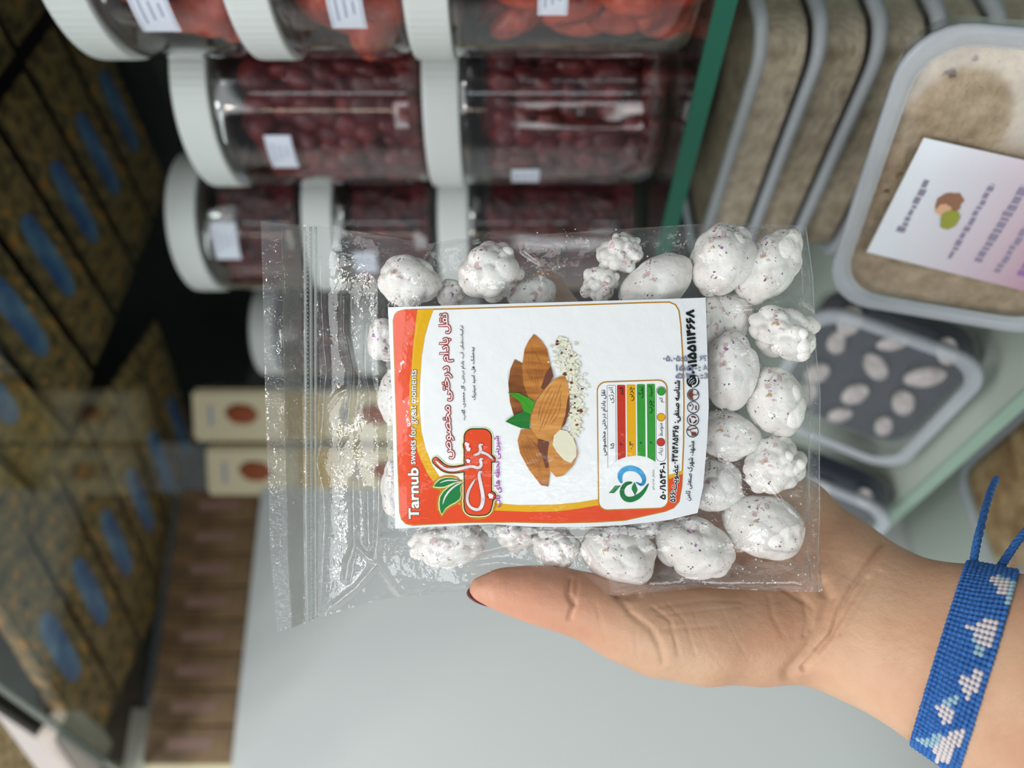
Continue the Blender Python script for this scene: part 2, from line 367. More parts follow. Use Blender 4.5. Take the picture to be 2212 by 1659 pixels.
jar_stack(.46, .13, .049, [
    (Ht, 'narrow tall jar at the bottom of the stack deepest in the corner', [], 'berry', 11, 'bottom jar of the corner stack'),
    (Hs, 'narrow short jar in the middle of the stack deepest in the corner', [], 'berry', 12, 'middle jar of the corner stack'),
    (Hs, 'narrow short jar on top of the stack deepest in the corner', [], 'berry', 13, 'topmost jar of the corner stack')])

# ------------------------------------------------------------------ plastic tubs
def tub_meshes(L, W, H, taper=.93, rc=.024, filling='sesame', fill_h=.86, lidlabel=False, window=None):
    """tub lying with its lid up in local coordinates: x along L, y along W, lid top at z = 0, base at -H"""
    def ring(s, inset, z): return [(x, y, z) for x, y in rrect(-L / 2 * s + inset, L / 2 * s - inset, -W / 2 * s + inset, W / 2 * s - inset, max(rc * s - inset * .5, .004), 7)]
    def loft(rings, cap0=False, cap1=False):
        n = len(rings[0]); v = [p for r in rings for p in r]; f = []
        for j in range(len(rings) - 1):
            for k in range(n): f.append((j * n + k, j * n + (k + 1) % n, (j + 1) * n + (k + 1) % n, (j + 1) * n + k))
        if cap0: f.append(tuple(range(n))[::-1])
        if cap1: f.append(tuple((len(rings) - 1) * n + k for k in range(n)))
        return v, f
    body = loft([ring(taper, .004, -H), ring(taper, 0, -H + .003), ring(.965, 0, -.006)], True)
    rim = loft([ring(.965, 0, -.006), ring(1, 0, -.0062), ring(1.004, 0, -.003), ring(1, 0, -.0006), ring(1, .0015, 0), ring(1, .0062, 0), ring(1, .0072, -.0014), ring(1, .0085, -.0016)])
    lid = loft([ring(1, .0085, -.0016)], True, False)
    zf = -H + .003 + (H - .008) * fill_h
    fil = loft([ring(taper, .0035, -H + .002), ring(taper + (.965 - taper) * fill_h, .003, zf - .002), ring(taper + (.965 - taper) * fill_h, .008, zf)], True, True)
    return body, rim, lid, fil
TUBG = 'clear plastic tubs below the jar shelf'
def place_tub(mtx, label, L, W, H, short, filling='sesame', fill_h=.86, rc=.024, taper=.93, name='plastic_tub', group=TUBG):
    t = empty(name, mtx.translation, label, 'tub', group); t.matrix_world = mtx
    b, r, l, f = tub_meshes(L, W, H, taper, rc, filling, fill_h)
    mesh_obj('body', *b, M['tub'], t, False); mesh_obj('rim', *r, M['tub_rim'], t, True); mesh_obj('lid_panel', *l, M['jar'], t, False)
    fo = None
    if filling:
        fo = mesh_obj('filling', *f, M[filling], None, False); fo.matrix_world = mtx
        tag(fo, 'grainy %s filling inside the %s' % ({'sesame': 'beige', 'dark_sweet': 'dark', 'nutmix': 'tan'}[filling], short), 'filling', None, 'stuff')
    return t
def frame(o, x, y, z): return Matrix(((x[0], y[0], z[0], o[0]), (x[1], y[1], z[1], o[1]), (x[2], y[2], z[2], o[2]), (0, 0, 0, 1)))
# the stack of four under the jar shelf
lab4 = ['beige-filled plastic tub on top of the stack just under the green shelf edge', 'beige-filled plastic tub second from the top of the tub stack',
        'beige-filled plastic tub third from the top of the tub stack', 'beige-filled plastic tub second from the bottom of the tub stack', 'beige-filled plastic tub at the bottom of the tub stack']
for k, zr in enumerate((-.141, -.1755, -.210, -.2445, -.279)):
    Lt, Wt = .20, .125
    cen = S(.035 + Lt / 2, .026 + Wt / 2, zr)
    place_tub(frame(cen, U, N * -1 if False else Vector((0, 0, 1)).cross(U), Z), lab4[k], Lt, Wt, .0335, ['topmost', 'second', 'third', 'fourth', 'lowest'][k] + ' tub of the tub stack', 'sesame', .95, .026, .955)
# the big tub leaning with its lid towards the shopper
E1 = Vector((-.744, .668, 0)).normalized(); NB = Vector((-E1.y, E1.x, 0)); NB = NB if NB.y > 0 else -NB
cth, sth = .30, .954
E2 = (NB * -cth - Z * sth).normalized()
D0 = Vector((.156, .334, CZ - .178)); C0 = Vector((.048, .44, CZ - .178))
def leaning_tub(Cc, e1, e2, L, W, H, label, short, filling, fill_h=.9, rc=.026):
    """Cc: corner of the lid from which it runs L along -e1 and W along e2"""
    nrm = e1.cross(e2); nrm = nrm if nrm.y < 0 else -nrm
    cen = Cc - e1 * L / 2 + e2 * W / 2
    x = -e1; y = nrm.cross(x)
    return place_tub(frame(cen, x, y, nrm), label, L, W, H, short, filling, fill_h, rc, .92), cen, x, y, nrm
big, bc, bx, by, bn = leaning_tub(C0, E1, E2, .152, .124, .042, 'large tub of beige powder leaning lid-out with a pink and white lid label', 'large leaning tub', 'sesame', .97)
# its paper label with the little picture and lines of writing
def on_face(q, off=.0006): return q + bn * (off - .0014)
def face_hit(px, py):
    d = P(px, py, 1) - Vector((0, 0, CZ)); o = Vector((0, 0, CZ)); k = (bc - o).dot(bn) / d.dot(bn); return o + d * k
lc = [face_hit(*q) for q in ((1996, 299), (1872, 546), (2140, 590), (2290, 340))]
lo_, le1, le2 = lc[1], (lc[0] - lc[1]), None
le2 = by if (lc[2] - lc[1]).dot(by) > 0 else -by
ex = le1.normalized(); ey = (le2 - ex * le2.dot(ex)).normalized(); LLen = le1.length * 1.0; WLen = .085
def lq(a, b, off): return on_face(lo_ + ex * (a * LLen) + ey * (b * WLen), off)
def lab_quad(name, a0, a1, b0, b1, off, m, par):
    v = [lq(a0, b0, off), lq(a1, b0, off), lq(a1, b1, off), lq(a0, b1, off)]
    o = mesh_obj(name, [tuple(q) for q in v], [(0, 1, 2, 3)], m, None, False); return o
inv = big.matrix_world.inverted()
def attach(o, par): o.parent = par; o.matrix_parent_inverse = par.matrix_world.inverted(); return o
bpy.context.view_layer.update()
lm = M['tublabel']; n_, l_, b_ = NT(lm); tcn = n_.new('ShaderNodeUVMap'); 
sep = n_.new('ShaderNodeSeparateXYZ'); rp = n_.new('ShaderNodeValToRGB'); l_.new(tcn.outputs[0], sep.inputs[0]); l_.new(sep.outputs[1], rp.inputs[0]); l_.new(rp.outputs[0], b_.inputs['Base Color'])
rp.color_ramp.elements[0].color = srgb(222, 228, 236); rp.color_ramp.elements[0].position = .08; rp.color_ramp.elements[1].color = srgb(178, 140, 156); rp.color_ramp.elements[1].position = .95
lb = lab_quad('lid_label', 0, 1, 0, 1, .0006, lm, big)
uv = lb.data.uv_layers.new(name='UVMap'); 
for i, q in enumerate(((0, 0), (1, 0), (1, 1), (0, 1))): uv.data[i].uv = q
attach(lb, big); bpy.context.view_layer.update()
gry = mat('label_grey_ink', srgb(136, 128, 150), .6); prp = mat('label_purple_ink', srgb(140, 104, 158), .6); brn = mat('label_brown_ink', srgb(142, 100, 74), .6); olv = mat('label_olive_ink', srgb(146, 150, 52), .6); pkb = mat('label_sand_ink', srgb(214, 168, 132), .6)
def strokes(name, items, m):
    mb = MB()
    for a0, a1, b0, b1 in items:
        mb.add([lq(a0, b0, .0008), lq(a1, b0, .0008), lq(a1, b1, .0008), lq(a0, b1, .0008)], [(0, 1, 2, 3)])
    o = mb.obj(name, m); attach(o, lb); return o
def words(b, h, a0, a1, seed):
    r = random.Random(seed); out = []; a = a0
    while a < a1:
        w = r.uniform(.025, .07); out.append((a, min(a + w, a1), b + r.uniform(-.006, .004), b + h + r.uniform(-.006, .006))); a += w + .012
    return out
strokes('heading_print', words(.115, .03, .30, .70, 1) + [(.24, .29, .10, .15)], gry)
strokes('text_print', words(.45, .03, .12, .78, 2) + words(.60, .045, .15, .82, 3) + words(.74, .03, .1, .8, 4), gry)
strokes('purple_print', words(.86, .045, .12, .75, 5), prp)
def blobpoly(name, ca, cb, ra, rb, m, off, seed):
    r = random.Random(seed); n = 18
    v = [lq(ca + ra * (1 + r.uniform(-.15, .15)) * math.cos(2 * math.pi * i / n), cb + rb * (1 + r.uniform(-.15, .15)) * math.sin(2 * math.pi * i / n), off) for i in range(n)]
    o = mesh_obj(name, [tuple(q) for q in v], [tuple(range(n))], m, None, False); attach(o, lb)
blobpoly('picture_nut', .56, .30, .10, .075, brn, .0008, 1); blobpoly('picture_kernel', .50, .29, .05, .045, pkb, .0010, 2); blobpoly('picture_pistachio', .44, .35, .085, .05, olv, .0012, 3)
# two tubs of dark sweets leaning behind it, pale sweets in their hollows
def sweets_tub(Bc, e1, e2up, L, W, H, label, short, seed, npale):
    t, cen, x, y, nrm = leaning_tub(Bc + e2up * W, e1 * -1, e2up * -1, L, W, H, label, short, 'dark_sweet', .55)
    rng = np.random.default_rng(seed); base = None; k = 0
    mm = M.get('pale_sweet')
    if mm is None:
        mm = M['pale_sweet'] = mat('pale_sweet', srgb(206, 200, 200), .55); noise_mix(mm, srgb(150, 140, 140), srgb(226, 220, 220), 70, .3, .6)
    nx = 4; ny = 3
    for j in range(ny):
        for i in range(nx):
            if k >= npale: break
            p = cen + x * ((i + .5 + .3 * (j % 2) + rng.normal(0, .12)) / nx - .58) * L * .86 + y * ((j + .5) / ny - .5) * W * .8 + nrm * (-H * .36)
            v, f = blob(3, seed + k, 14, .12, 4, .1); v = v * np.array([.0125, .0068, .005]) * rng.uniform(.75, 1.15)
            o = mesh_obj('pale_sweet', v, f, mm); o.location = p
            o.rotation_euler = (frame((0, 0, 0), x, y, nrm).to_euler().to_matrix() @ Matrix.Rotation(rng.uniform(-.9, .9), 3, 'Z')).to_euler()
            tag(o, 'pale oval sweet on dark filling inside the ' + short, 'sweet', 'pale sweets in the ' + short); k += 1
Eup = Vector((.35, .29, .89)).normalized()
Bdark = Vector((.0098, .469, CZ - .301))
sweets_tub(Bdark, U, Eup, .150, .116, .036, 'tub of dark sweets with pale ovals leaning between the beige tub and the hand', 'larger dark sweets tub', 50, 12)
B3 = Vector((-.103, .588, CZ - .301))
sweets_tub(B3, U, Eup, .13, .112, .036, 'tub of dark and pale sweets half hidden behind the wrist', 'half hidden dark sweets tub', 80, 9)
# tan goods on the counter further down
for k, (px, py, d, L, W, lab) in enumerate(((2185, 1075, .585, .13, .11, 'open tub of tan nut mix on the counter beyond the blue bracelet cords'), (2330, 1420, .54, .10, .10, 'second tub of tan nut mix on the counter, behind the forearm'))):
    q = P(px, py, d); q.z = CZ - .385 - .0002
    place_tub(frame(q, U, Z.cross(U), Z), lab, L, W, .075, ['first', 'second'][k] + ' tub of tan nut mix', 'nutmix', 1.0, .02, .95)

# ------------------------------------------------------------------ cartons by the corner
def carton(c, w, d, h, rotz, label, print_=True, m='cream', name='carton', group=None):
    t = empty(name, c, label, 'carton', group, (0, 0, rotz))
    bm = bmesh.new(); bmesh.ops.create_cube(bm, size=1); bmesh.ops.scale(bm, vec=(w, d, h), verts=bm.verts); bmesh.ops.translate(bm, vec=(0, 0, h / 2), verts=bm.verts)
    bmesh.ops.bevel(bm, geom=[e for e in bm.edges], offset=.004, segments=2, affect='EDGES'); bm_obj('box', bm, M[m], t)
    if print_:
        mb = MB(); mb.add([(w * x, -d / 2 - .0006, h * z) for x, z in ((-.44, .02), (.44, .02), (.44, .30), (-.44, .30))], [(0, 1, 2, 3)]); mb.obj('yellow_band', M['carton_yellow'], t)
        v, f = blob(2, 5, 10, .1, 4, .1); mb = MB(); mb.add(v * np.array([.012, .0012, .019]) + np.array([.002, -d / 2 - .0005, h * .62]), f); mb.obj('nut_picture', M['brownprint'], t, True)
        mb = MB(); mb.add([(w * x, -d / 2 - .0006, h * z) for x, z in ((-.2, .84), (.2, .84), (.2, .87), (-.2, .87))], [(0, 1, 2, 3)]); mb.obj('heading_print', M['sticker_ink'], t)
    return t
rows = ['topmost', 'middle', 'bottom']
for c_ in range(2):
    for r_ in range(3):
        h = .158; d = .90 + .008 * c_
        x = (829.5 - (893 if c_ == 0 else 1017)) / F * d
        top = (1106 - (409 if c_ == 0 else 440)) / F * d - r_ * (h + .0004)
        base_z = CZ + top - h
        if r_ == 2: h += (top - h) - SHELF - .0006; base_z = CZ + SHELF + .0004
        carton((x, d + .03, base_z), .0625, .05, h - .0003, -.12, '%s cream carton with a brown nut picture in the %s column beside the dark corner' % (rows[r_], ('outer', 'wall-side')[c_]), True, 'cream', 'nut_carton', 'cream nut cartons in two columns')
# wrapped blocks on the ledge of the white panel
NBLK = 9
for k in range(NBLK):
    p = W0 + WD * (.020 + .037 * k) + WN * .03
    lab = ['first', 'second', 'third', 'fourth', 'fifth', 'sixth', 'seventh', 'eighth', 'ninth'][k] + ' tan wrapped block from the cream cartons on top of the white panel'
    t = empty('wrapped_block', (p.x, p.y, CZ + .3003), lab, 'sweet block', 'tan blocks on the panel ledge', (0, 0, math.atan2(WD.y, WD.x)))
    bm = bmesh.new(); bmesh.ops.create_cube(bm, size=1); bmesh.ops.scale(bm, vec=(.0369, .05, .100), verts=bm.verts); bmesh.ops.translate(bm, vec=(0, 0, .048), verts=bm.verts)
    bmesh.ops.bevel(bm, geom=[e for e in bm.edges], offset=.002, segments=1, affect='EDGES'); bm_obj('block', bm, M['nougat'] if k < 8 else M['cream'], t)
    mb = MB(); mb.box((0, 0, .05), (.006, 0, .0), (0, .0253, 0), (0, 0, .024)); mb.obj('pink_band', M['pinkband'], t)

# ------------------------------------------------------------------ overhead glass with packs lying on it
ZU = .405
E0 = Vector((-.23, .596, 0)); ED = Vector((-.659, .752, 0)).normalized(); EN = Vector((.752, .659, 0)).normalized()
og = empty('overhead_shelf', (E0.x, E0.y, CZ + ZU), 'clear overhead glass shelf with grey green edge carrying brown snack packs', 'shelf')
def OE(s, n): return E0 + ED * s + EN * n
under(slab('glass_panel', [OE(-.75, 0.002), OE(.40, 0.002), OE(.40, .75), OE(-.75, .75)], CZ + ZU, CZ + ZU + .008, M['glass']), og)
under(slab('front_edge', [OE(-.75, -.0008), OE(.40, -.0008), OE(.40, .002), OE(-.75, .002)], CZ + ZU - .0003, CZ + ZU + .0083, M['glass_edge2']), og)
def pack(cx, cy_, dirx, diry, L, W, H, label, m='pack', lab_off=0.0, lab=True, seed=0, group='snack packs on the overhead glass'):
    dx = Vector((dirx, diry, 0)).normalized(); ang = math.atan2(dx.y, dx.x)
    t = empty('snack_pack', (cx, cy_, CZ + ZU + .0085), label, 'snack pack', group, (0, 0, ang))
    rng = np.random.default_rng(seed); nx, ny = 24, 10; v = []; f = []
    for s in (0, 1):
        for j in range(ny + 1):
            for i in range(nx + 1):
                x = (i / nx - .5) * L; y = (j / ny - .5) * W
                e = min(1, 5 * min(i, nx - i) / nx) * min(1, 4 * min(j, ny - j) / ny); e = e ** .5
                nzv = noise.noise(Vector((x * 60, y * 60, seed)))
                z = (H * e * (1 + .12 * nzv) if s else .0015 * (1 - e)) + .0004
                v.append((x, y, z))
    K = (nx + 1) * (ny + 1)
    for s in (0, 1):
        for j in range(ny):
            for i in range(nx):
                a = s * K + j * (nx + 1) + i; q = (a, a + 1, a + nx + 2, a + nx + 1); f.append(q if s else q[::-1])
    bo = [i for i in range(nx)] ; per = [j * (nx + 1) + i for j, i in [(0, i) for i in range(nx)] + [(j, nx) for j in range(ny)] + [(ny, nx - i) for i in range(nx)] + [(ny - j, 0) for j in range(ny)]]
    for q in range(len(per)): f.append((per[q], per[(q + 1) % len(per)], K + per[(q + 1) % len(per)], K + per[q]))
    mesh_obj('wrapper', v, f, M[m], t)
    if lab:
        ov = [(lab_off + .047 * math.copysign(abs(math.cos(a)) ** .6, math.cos(a)), .0125 * math.copysign(abs(math.sin(a)) ** .7, math.sin(a)), .0001) for a in [2 * math.pi * k / 36 for k in range(36)]]
        mesh_obj('blue_label', ov, [tuple(range(36))[::-1]], M['blue_label'], t, False)
    return t
ordn = ['first', 'second', 'third', 'fourth', 'fifth', 'sixth', 'seventh', 'eighth']
for k in range(-1, 6):       # row over the jars, counted from the pouch side towards the dark back
    cx, cy_ = .056 + .0575 * (k - 1), .642 + .041 * (k - 1)
    pack(cx, cy_, -.60, .80, .235, .060, .03, '%s brown snack pack with blue label in the overhead row above the jars' % ordn[k + 1], seed=k + 3)
for k in range(-1, 7):
    cx, cy_ = .056 + .0575 * (k - 1) + .150, .642 + .041 * (k - 1) - .200
    pack(cx, cy_, -.60, .80, .235, .060, .03, '%s brown snack pack without label in the overhead row closer to the shopper' % ordn[k + 1], lab=False, seed=k + 23, group='plain snack packs on the overhead glass')
for k in range(0, 6):
    cx, cy_ = -.242 + .0375 * k, .70 + .050 * k
    q = Vector((.8, -.6, 0)) * .005
    pack(cx + q.x, cy_ + q.y, .8, -.6, .27, .056, .03, '%s brown snack pack with blue label in the overhead row along the white panel side' % ordn[k], lab_off=-.005, seed=k + 43, group='snack packs along the panel side')
under(slab('shade_board', [OE(-.75, 0.015), OE(.40, 0.015), OE(.40, .75), OE(-.75, .75)], CZ + ZU + .056, CZ + ZU + .066, M['dark_wall']), og)  # dark board added over the packs to keep light out of their gaps
pack(-.298, .606, .8, -.6, .22, .05, .03, 'gold grainy pack at the overhead glass edge beside the blue-labelled row', 'pack_gold', lab=False, seed=61, group='pale packs at the glass edge')
pack(-.348, .742, .80, -.6, .10, .05, .03, 'pale paper pack at the corner of the overhead glass above the panel', 'pack_pale', lab=False, seed=62, group='pale packs at the glass edge')

# ------------------------------------------------------------------ the hand (one continuous skin from a blended field)
def seg_field(X, a, b, ra, rb):
    a = np.array(a[:]); b = np.array(b[:]); ab = b - a; L2 = ab @ ab
    t = np.clip(((X - a) @ ab) / L2, 0, 1)
    return np.linalg.norm(X - a - t[..., None] * ab, axis=-1) - (ra + (rb - ra) * t)
def smin(a, b, k):
    h = np.clip(.5 + .5 * (b - a) / k, 0, 1)
    return b + (a - b) * h - k * h * (1 - h)
def surface_nets(Fd, org, h):
    nx, ny, nz = Fd.shape; s = Fd < 0
    off = [(i, j, k) for i in (0, 1) for j in (0, 1) for k in (0, 1)]
    c = np.stack([Fd[i:nx - 1 + i, j:ny - 1 + j, k:nz - 1 + k] for i, j, k in off], -1); cs = c < 0
    act = cs.any(-1) & ~cs.all(-1); idx = -np.ones(act.shape, int); ij = np.argwhere(act); idx[act] = np.arange(len(ij))
    cv = c[act]; acc = np.zeros((len(ij), 3)); cnt = np.zeros(len(ij)); offa = np.array(off, float)
    for a in range(8):
        for b in range(a + 1, 8):
            if np.abs(offa[a] - offa[b]).sum() != 1: continue
            m_ = (cv[:, a] < 0) != (cv[:, b] < 0); t = np.where(m_, cv[:, a] / np.where(m_, cv[:, a] - cv[:, b], 1), 0)
            acc += np.where(m_[:, None], offa[a] + t[:, None] * (offa[b] - offa[a]), 0); cnt += m_
    V = (ij + acc / cnt[:, None]) * h + org; faces = []
    for ax in range(3):
        u, v = [(1, 2), (2, 0), (0, 1)][ax]
        lo = [slice(None)] * 3; hi = [slice(None)] * 3; lo[ax] = slice(0, -1); hi[ax] = slice(1, None)
        A_, B_ = s[tuple(lo)], s[tuple(hi)]
        for sign in (0, 1):
            e = np.argwhere((A_ & ~B_) if sign == 0 else (~A_ & B_))
            lim = np.array(act.shape)
            ok = (e[:, u] > 0) & (e[:, v] > 0) & (e[:, u] < lim[u]) & (e[:, v] < lim[v]) & (e[:, ax] < lim[ax]); e = e[ok]
            q = []
            for du, dv in ((-1, -1), (0, -1), (0, 0), (-1, 0)):
                k = e.copy(); k[:, u] += du; k[:, v] += dv; q.append(idx[k[:, 0], k[:, 1], k[:, 2]])
            q = np.stack(q, -1); q = q if sign == 0 else q[:, ::-1]; faces.append(q[(q >= 0).all(1)])
    return V, np.concatenate(faces)
def chain(X, pts, k=.004):
    """pts: (px, py, depth, radius in px)"""
    f = None
    for p, q in zip(pts[:-1], pts[1:]):
        g = seg_field(X, P(*p[:3]), P(*q[:3]), p[3] * p[2] / F, q[3] * q[2] / F)
        f = g if f is None else smin(f, g, k)
    return f
HS = .0016
lo3 = np.array([-.165, .18, CZ - .235]); hi3 = np.array([.06, .37, CZ + .03])
gx, gy, gz = [np.arange(lo3[i], hi3[i], HS) for i in range(3)]
X = np.stack(np.meshgrid(gx, gy, gz, indexing='ij'), -1)
arm1 = [(1872, 1262, .320, 92), (1930, 1285, .312, 90), (2111, 1352, .285, 124), (2480, 1480, .235, 205)]
arm2 = [(1770, 1372, .312, 92), (1850, 1412, .305, 98), (2049, 1502, .285, 124), (2440, 1720, .235, 205)]
armm = [(1820, 1315, .316, 90), (2080, 1427, .284, 130), (2460, 1600, .235, 210)]
thumb = [(1040, 1272, .2945, 27), (1090, 1274, .2945, 40), (1150, 1283, .2950, 53), (1210, 1294, .296, 60), (1275, 1312, .297, 64), (1340, 1335, .300, 78)]
thenar = [(1340, 1335, .300, 78), (1420, 1358, .304, 88), (1520, 1372, .308, 92), (1640, 1370, .312, 94), (1730, 1355, .317, 86)]
hypo = [(1850, 1262, .321, 92), (1793, 1195, .328, 90), (1715, 1118, .333, 84), (1620, 1050, .337, 78), (1540, 1010, .339, 66)]
mid1 = [(1800, 1310, .325, 80), (1650, 1230, .333, 84), (1500, 1120, .338, 72)]
mid2 = [(1750, 1340, .326, 74), (1560, 1280, .333, 84), (1420, 1150, .338, 70)]
mid3 = [(1500, 1330, .326, 60), (1400, 1250, .331, 62), (1340, 1120, .337, 58)]
index = [(1340, 1120, .337, 58), (1215, 930, .336, 44), (1135, 810, .332, 39), (1075, 730, .328, 33)]
middle = [(1420, 1090, .338, 60), (1330, 880, .337, 45), (1258, 730, .333, 40), (1180, 612, .329, 33)]
ring = [(1500, 1040, .338, 58), (1420, 850, .337, 43), (1360, 760, .333, 38), (1325, 700, .329, 31)]
pinky = [(1545, 1010, .338, 52), (1480, 890, .337, 37), (1445, 810, .334, 33), (1425, 750, .331, 27)]
f = smin(smin(chain(X, arm1), chain(X, arm2), .022), chain(X, armm), .014)
pl = smin(smin(chain(X, mid1), chain(X, mid2), .012), smin(chain(X, hypo), chain(X, mid3), .012), .012)
pl = smin(pl, chain(X, thenar, .01), .014)
f = smin(f, pl, .014)
f = smin(f, chain(X, thumb, .006), .007)
fg = None
for c_ in (index, middle, ring, pinky):
    g = chain(X, c_, .004); fg = g if fg is None else smin(fg, g, .0012)
f = smin(f, fg, .008)
V, Q = surface_nets(f, lo3, HS)
def vert_normals(V, Q):
    n = np.cross(V[Q[:, 2]] - V[Q[:, 0]], V[Q[:, 3]] - V[Q[:, 1]]); N_ = np.zeros_like(V)
    for i in range(4): np.add.at(N_, Q[:, i], n)
    return N_ / (np.linalg.norm(N_, axis=1)[:, None] + 1e-12)
NV = vert_normals(V, Q)
if ((V - V.mean(0)) * NV).sum() < 0: Q = Q[:, ::-1]; NV = -NV
# smooth the field's steps, then press the creases of thumb, palm and wrist into the skin
def lap(V, Q, it, w=.5):
    for _ in range(it):
        S_ = np.zeros_like(V); C_ = np.zeros(len(V))
        for i in range(4):
            np.add.at(S_, Q[:, i], V[Q[:, (i + 1) % 4]]); np.add.at(C_, Q[:, i], 1)
            np.add.at(S_, Q[:, (i + 1) % 4], V[Q[:, i]]); np.add.at(C_, Q[:, (i + 1) % 4], 1)
        V = V + w * (S_ / C_[:, None] - V)
    return V
V = lap(V, Q, 3)
def seg_dist(x, y, poly):
    d = np.full(len(x), 1e9)
    for (x0, y0), (x1, y1) in zip(poly[:-1], poly[1:]):
        L = (x1 - x0) ** 2 + (y1 - y0) ** 2 + 1e-9; t = np.clip(((x - x0) * (x1 - x0) + (y - y0) * (y1 - y0)) / L, 0, 1)
        d = np.minimum(d, np.hypot(x - x0 - t * (x1 - x0), y - y0 - t * (y1 - y0)))
    return d
# refine the visible side so that creases stay fine
me = bpy.data.meshes.new('hand'); me.from_pydata(V.tolist(), [], Q.tolist()); me.update()
bmh = bmesh.new(); bmh.from_mesh(me)
es = []
for e in bmh.edges:
    c0 = (e.verts[0].co + e.verts[1].co) / 2; x0, y0 = proj(c0)
    if x0 > 1000 and y0 > 1040 and (e.verts[0].normal + e.verts[1].normal).y < .6: es.append(e)
bmesh.ops.subdivide_edges(bmh, edges=es, cuts=1, use_grid_fill=True, smooth=0.6)
bmesh.ops.triangulate(bmh, faces=[f_ for f_ in bmh.faces if len(f_.verts) > 4])
bmh.normal_update()
vx = np.array([v.co[:] for v in bmh.verts]); vn = np.array([v.normal[:] for v in bmh.verts])
hx = 1106 + (CZ - vx[:, 2]) / vx[:, 1] * F; hy = 829.5 - vx[:, 0] / vx[:, 1] * F
creases = [
    ([(1911, 1171), (1875, 1218), (1839, 1265), (1813, 1312), (1795, 1370), (1760, 1420), (1738, 1446)], 1.1, 7),
    ([(1872, 1250), (1838, 1300), (1808, 1350), (1765, 1405)], .5, 5), ([(1900, 1235), (1850, 1310), (1815, 1370)], .3, 4),
    ([(1776, 1262), (1790, 1292), (1776, 1345), (1745, 1405), (1703, 1456)], 1.3, 14), ([(1690, 1270), (1735, 1300), (1745, 1340), (1738, 1372)], .45, 6), ([(1720, 1275), (1755, 1315), (1752, 1360)], .35, 6), ([(1660, 1290), (1668, 1330), (1690, 1370)], .2, 5),
    ([(1231, 1250), (1228, 1282), (1240, 1306), (1231, 1336)], .75, 6), ([(1246, 1252), (1244, 1284), (1240, 1306)], .4, 5),
    ([(1325, 1278), (1347, 1302), (1362, 1324), (1405, 1357), (1424, 1392), (1434, 1430)], .42, 7), ([(1335, 1284), (1360, 1288), (1378, 1284)], 1.1, 8),
    ([(1412, 1312), (1448, 1341), (1466, 1413)], .28, 4), ([(1440, 1300), (1482, 1345), (1500, 1410)], .14, 3), ([(1420, 1330), (1520, 1318), (1600, 1310)], .12, 3), ([(1425, 1310), (1530, 1296), (1600, 1298)], .2, 4),
    ([(1285, 1300), (1296, 1340), (1310, 1390)], .12, 3), ([(1380, 1330), (1372, 1380), (1380, 1425)], .1, 3), ([(1430, 1360), (1550, 1352)], .12, 4), ([(1500, 1325), (1530, 1400), (1560, 1440)], .08, 3), ([(1560, 1318), (1590, 1380), (1620, 1430)], .08, 3)]
off_ = np.zeros(len(vx))
for poly, dep, w in creases:
    d = seg_dist(hx, hy, poly); off_ += dep * .0015 * np.exp(-(d / w) ** 2)
for i in range(0, len(vx)):
    p = vx[i]; 
    if hx[i] > 1000: off_[i] += .0001 * noise.noise(Vector((p[0] * 420, p[1] * 420, p[2] * 420)))
front = np.clip(-vn[:, 1] * 1.5 + .3, 0, 1)
vx2 = vx - vn * (off_ * front)[:, None]
for v, c_ in zip(bmh.verts, vx2): v.co = c_
bmh.normal_update()
m = M['skin'] = mat('skin', srgb(208, 164, 134), .46, Subsurface_Weight=.12, Subsurface_Scale=.004)
m.node_tree.nodes['Principled BSDF'].inputs['Subsurface Radius'].default_value = (1.0, .35, .2)
m.node_tree.nodes['Principled BSDF'].inputs['Specular IOR Level'].default_value = .35
c, s_ = noise_mix(m, srgb(194, 144, 114), srgb(212, 174, 144), 26, .3, .7, 6)
# redder skin towards the thumb tip and the ball of the thumb
n_, l_, b_ = NT(m)
geo = n_.new('ShaderNodeTexCoord'); tip = P(1120, 1285, .285); dst = n_.new('ShaderNodeVectorMath'); dst.operation = 'DISTANCE'; l_.new(geo.outputs['Object'], dst.inputs[0]); dst.inputs[1].default_value = tip
mr = n_.new('ShaderNodeMapRange'); mr.inputs['From Min'].default_value = .008; mr.inputs['From Max'].default_value = .055; mr.inputs['To Min'].default_value = .45; mr.inputs['To Max'].default_value = 0; l_.new(dst.outputs['Value'], mr.inputs['Value'])
mx = n_.new('ShaderNodeMix'); mx.data_type = 'RGBA'; l_.new(mr.outputs[0], mx.inputs['Factor']); l_.new(c, mx.inputs['A']); mx.inputs['B'].default_value = srgb(206, 132, 112); l_.new(mx.outputs['Result'], b_.inputs['Base Color'])
bump(m, 900, .22, .0006, 3)
person = empty('person', P(2080, 1427, .285), 'upturned hand and forearm of a person holding the clear pouch upright', 'person')
bpy.context.view_layer.update()
hand_bvh = BVHTree.FromBMesh(bmh)
ho = bm_obj('hand_and_forearm', bmh, m, None, True); under(ho, person)
M['nail'] = mat('dark_red_nail', srgb(112, 58, 60), .3)
v, f = ico(4); v = v.copy()
ax1 = (P(1035, 1288, .2975) - P(1100, 1303, .3000)).normalized(); ax2 = Vector((0, 1, 0)) - ax1 * ax1.y; ax2 = (ax2 * .72 - ax1.cross(ax2) * -.70).normalized() if False else ax2.normalized(); ax3 = ax1.cross(ax2)
side = P(1060, 1330, .2945) - P(1060, 1270, .2945); side.normalize()
nrm_ = (side * .75 + Vector((0, .66, 0))).normalized(); ax3 = nrm_.cross(ax1).normalized(); nrm_ = ax1.cross(ax3)
if nrm_.y < 0: nrm_ = -nrm_
cn = P(1060, 1288, .2985)
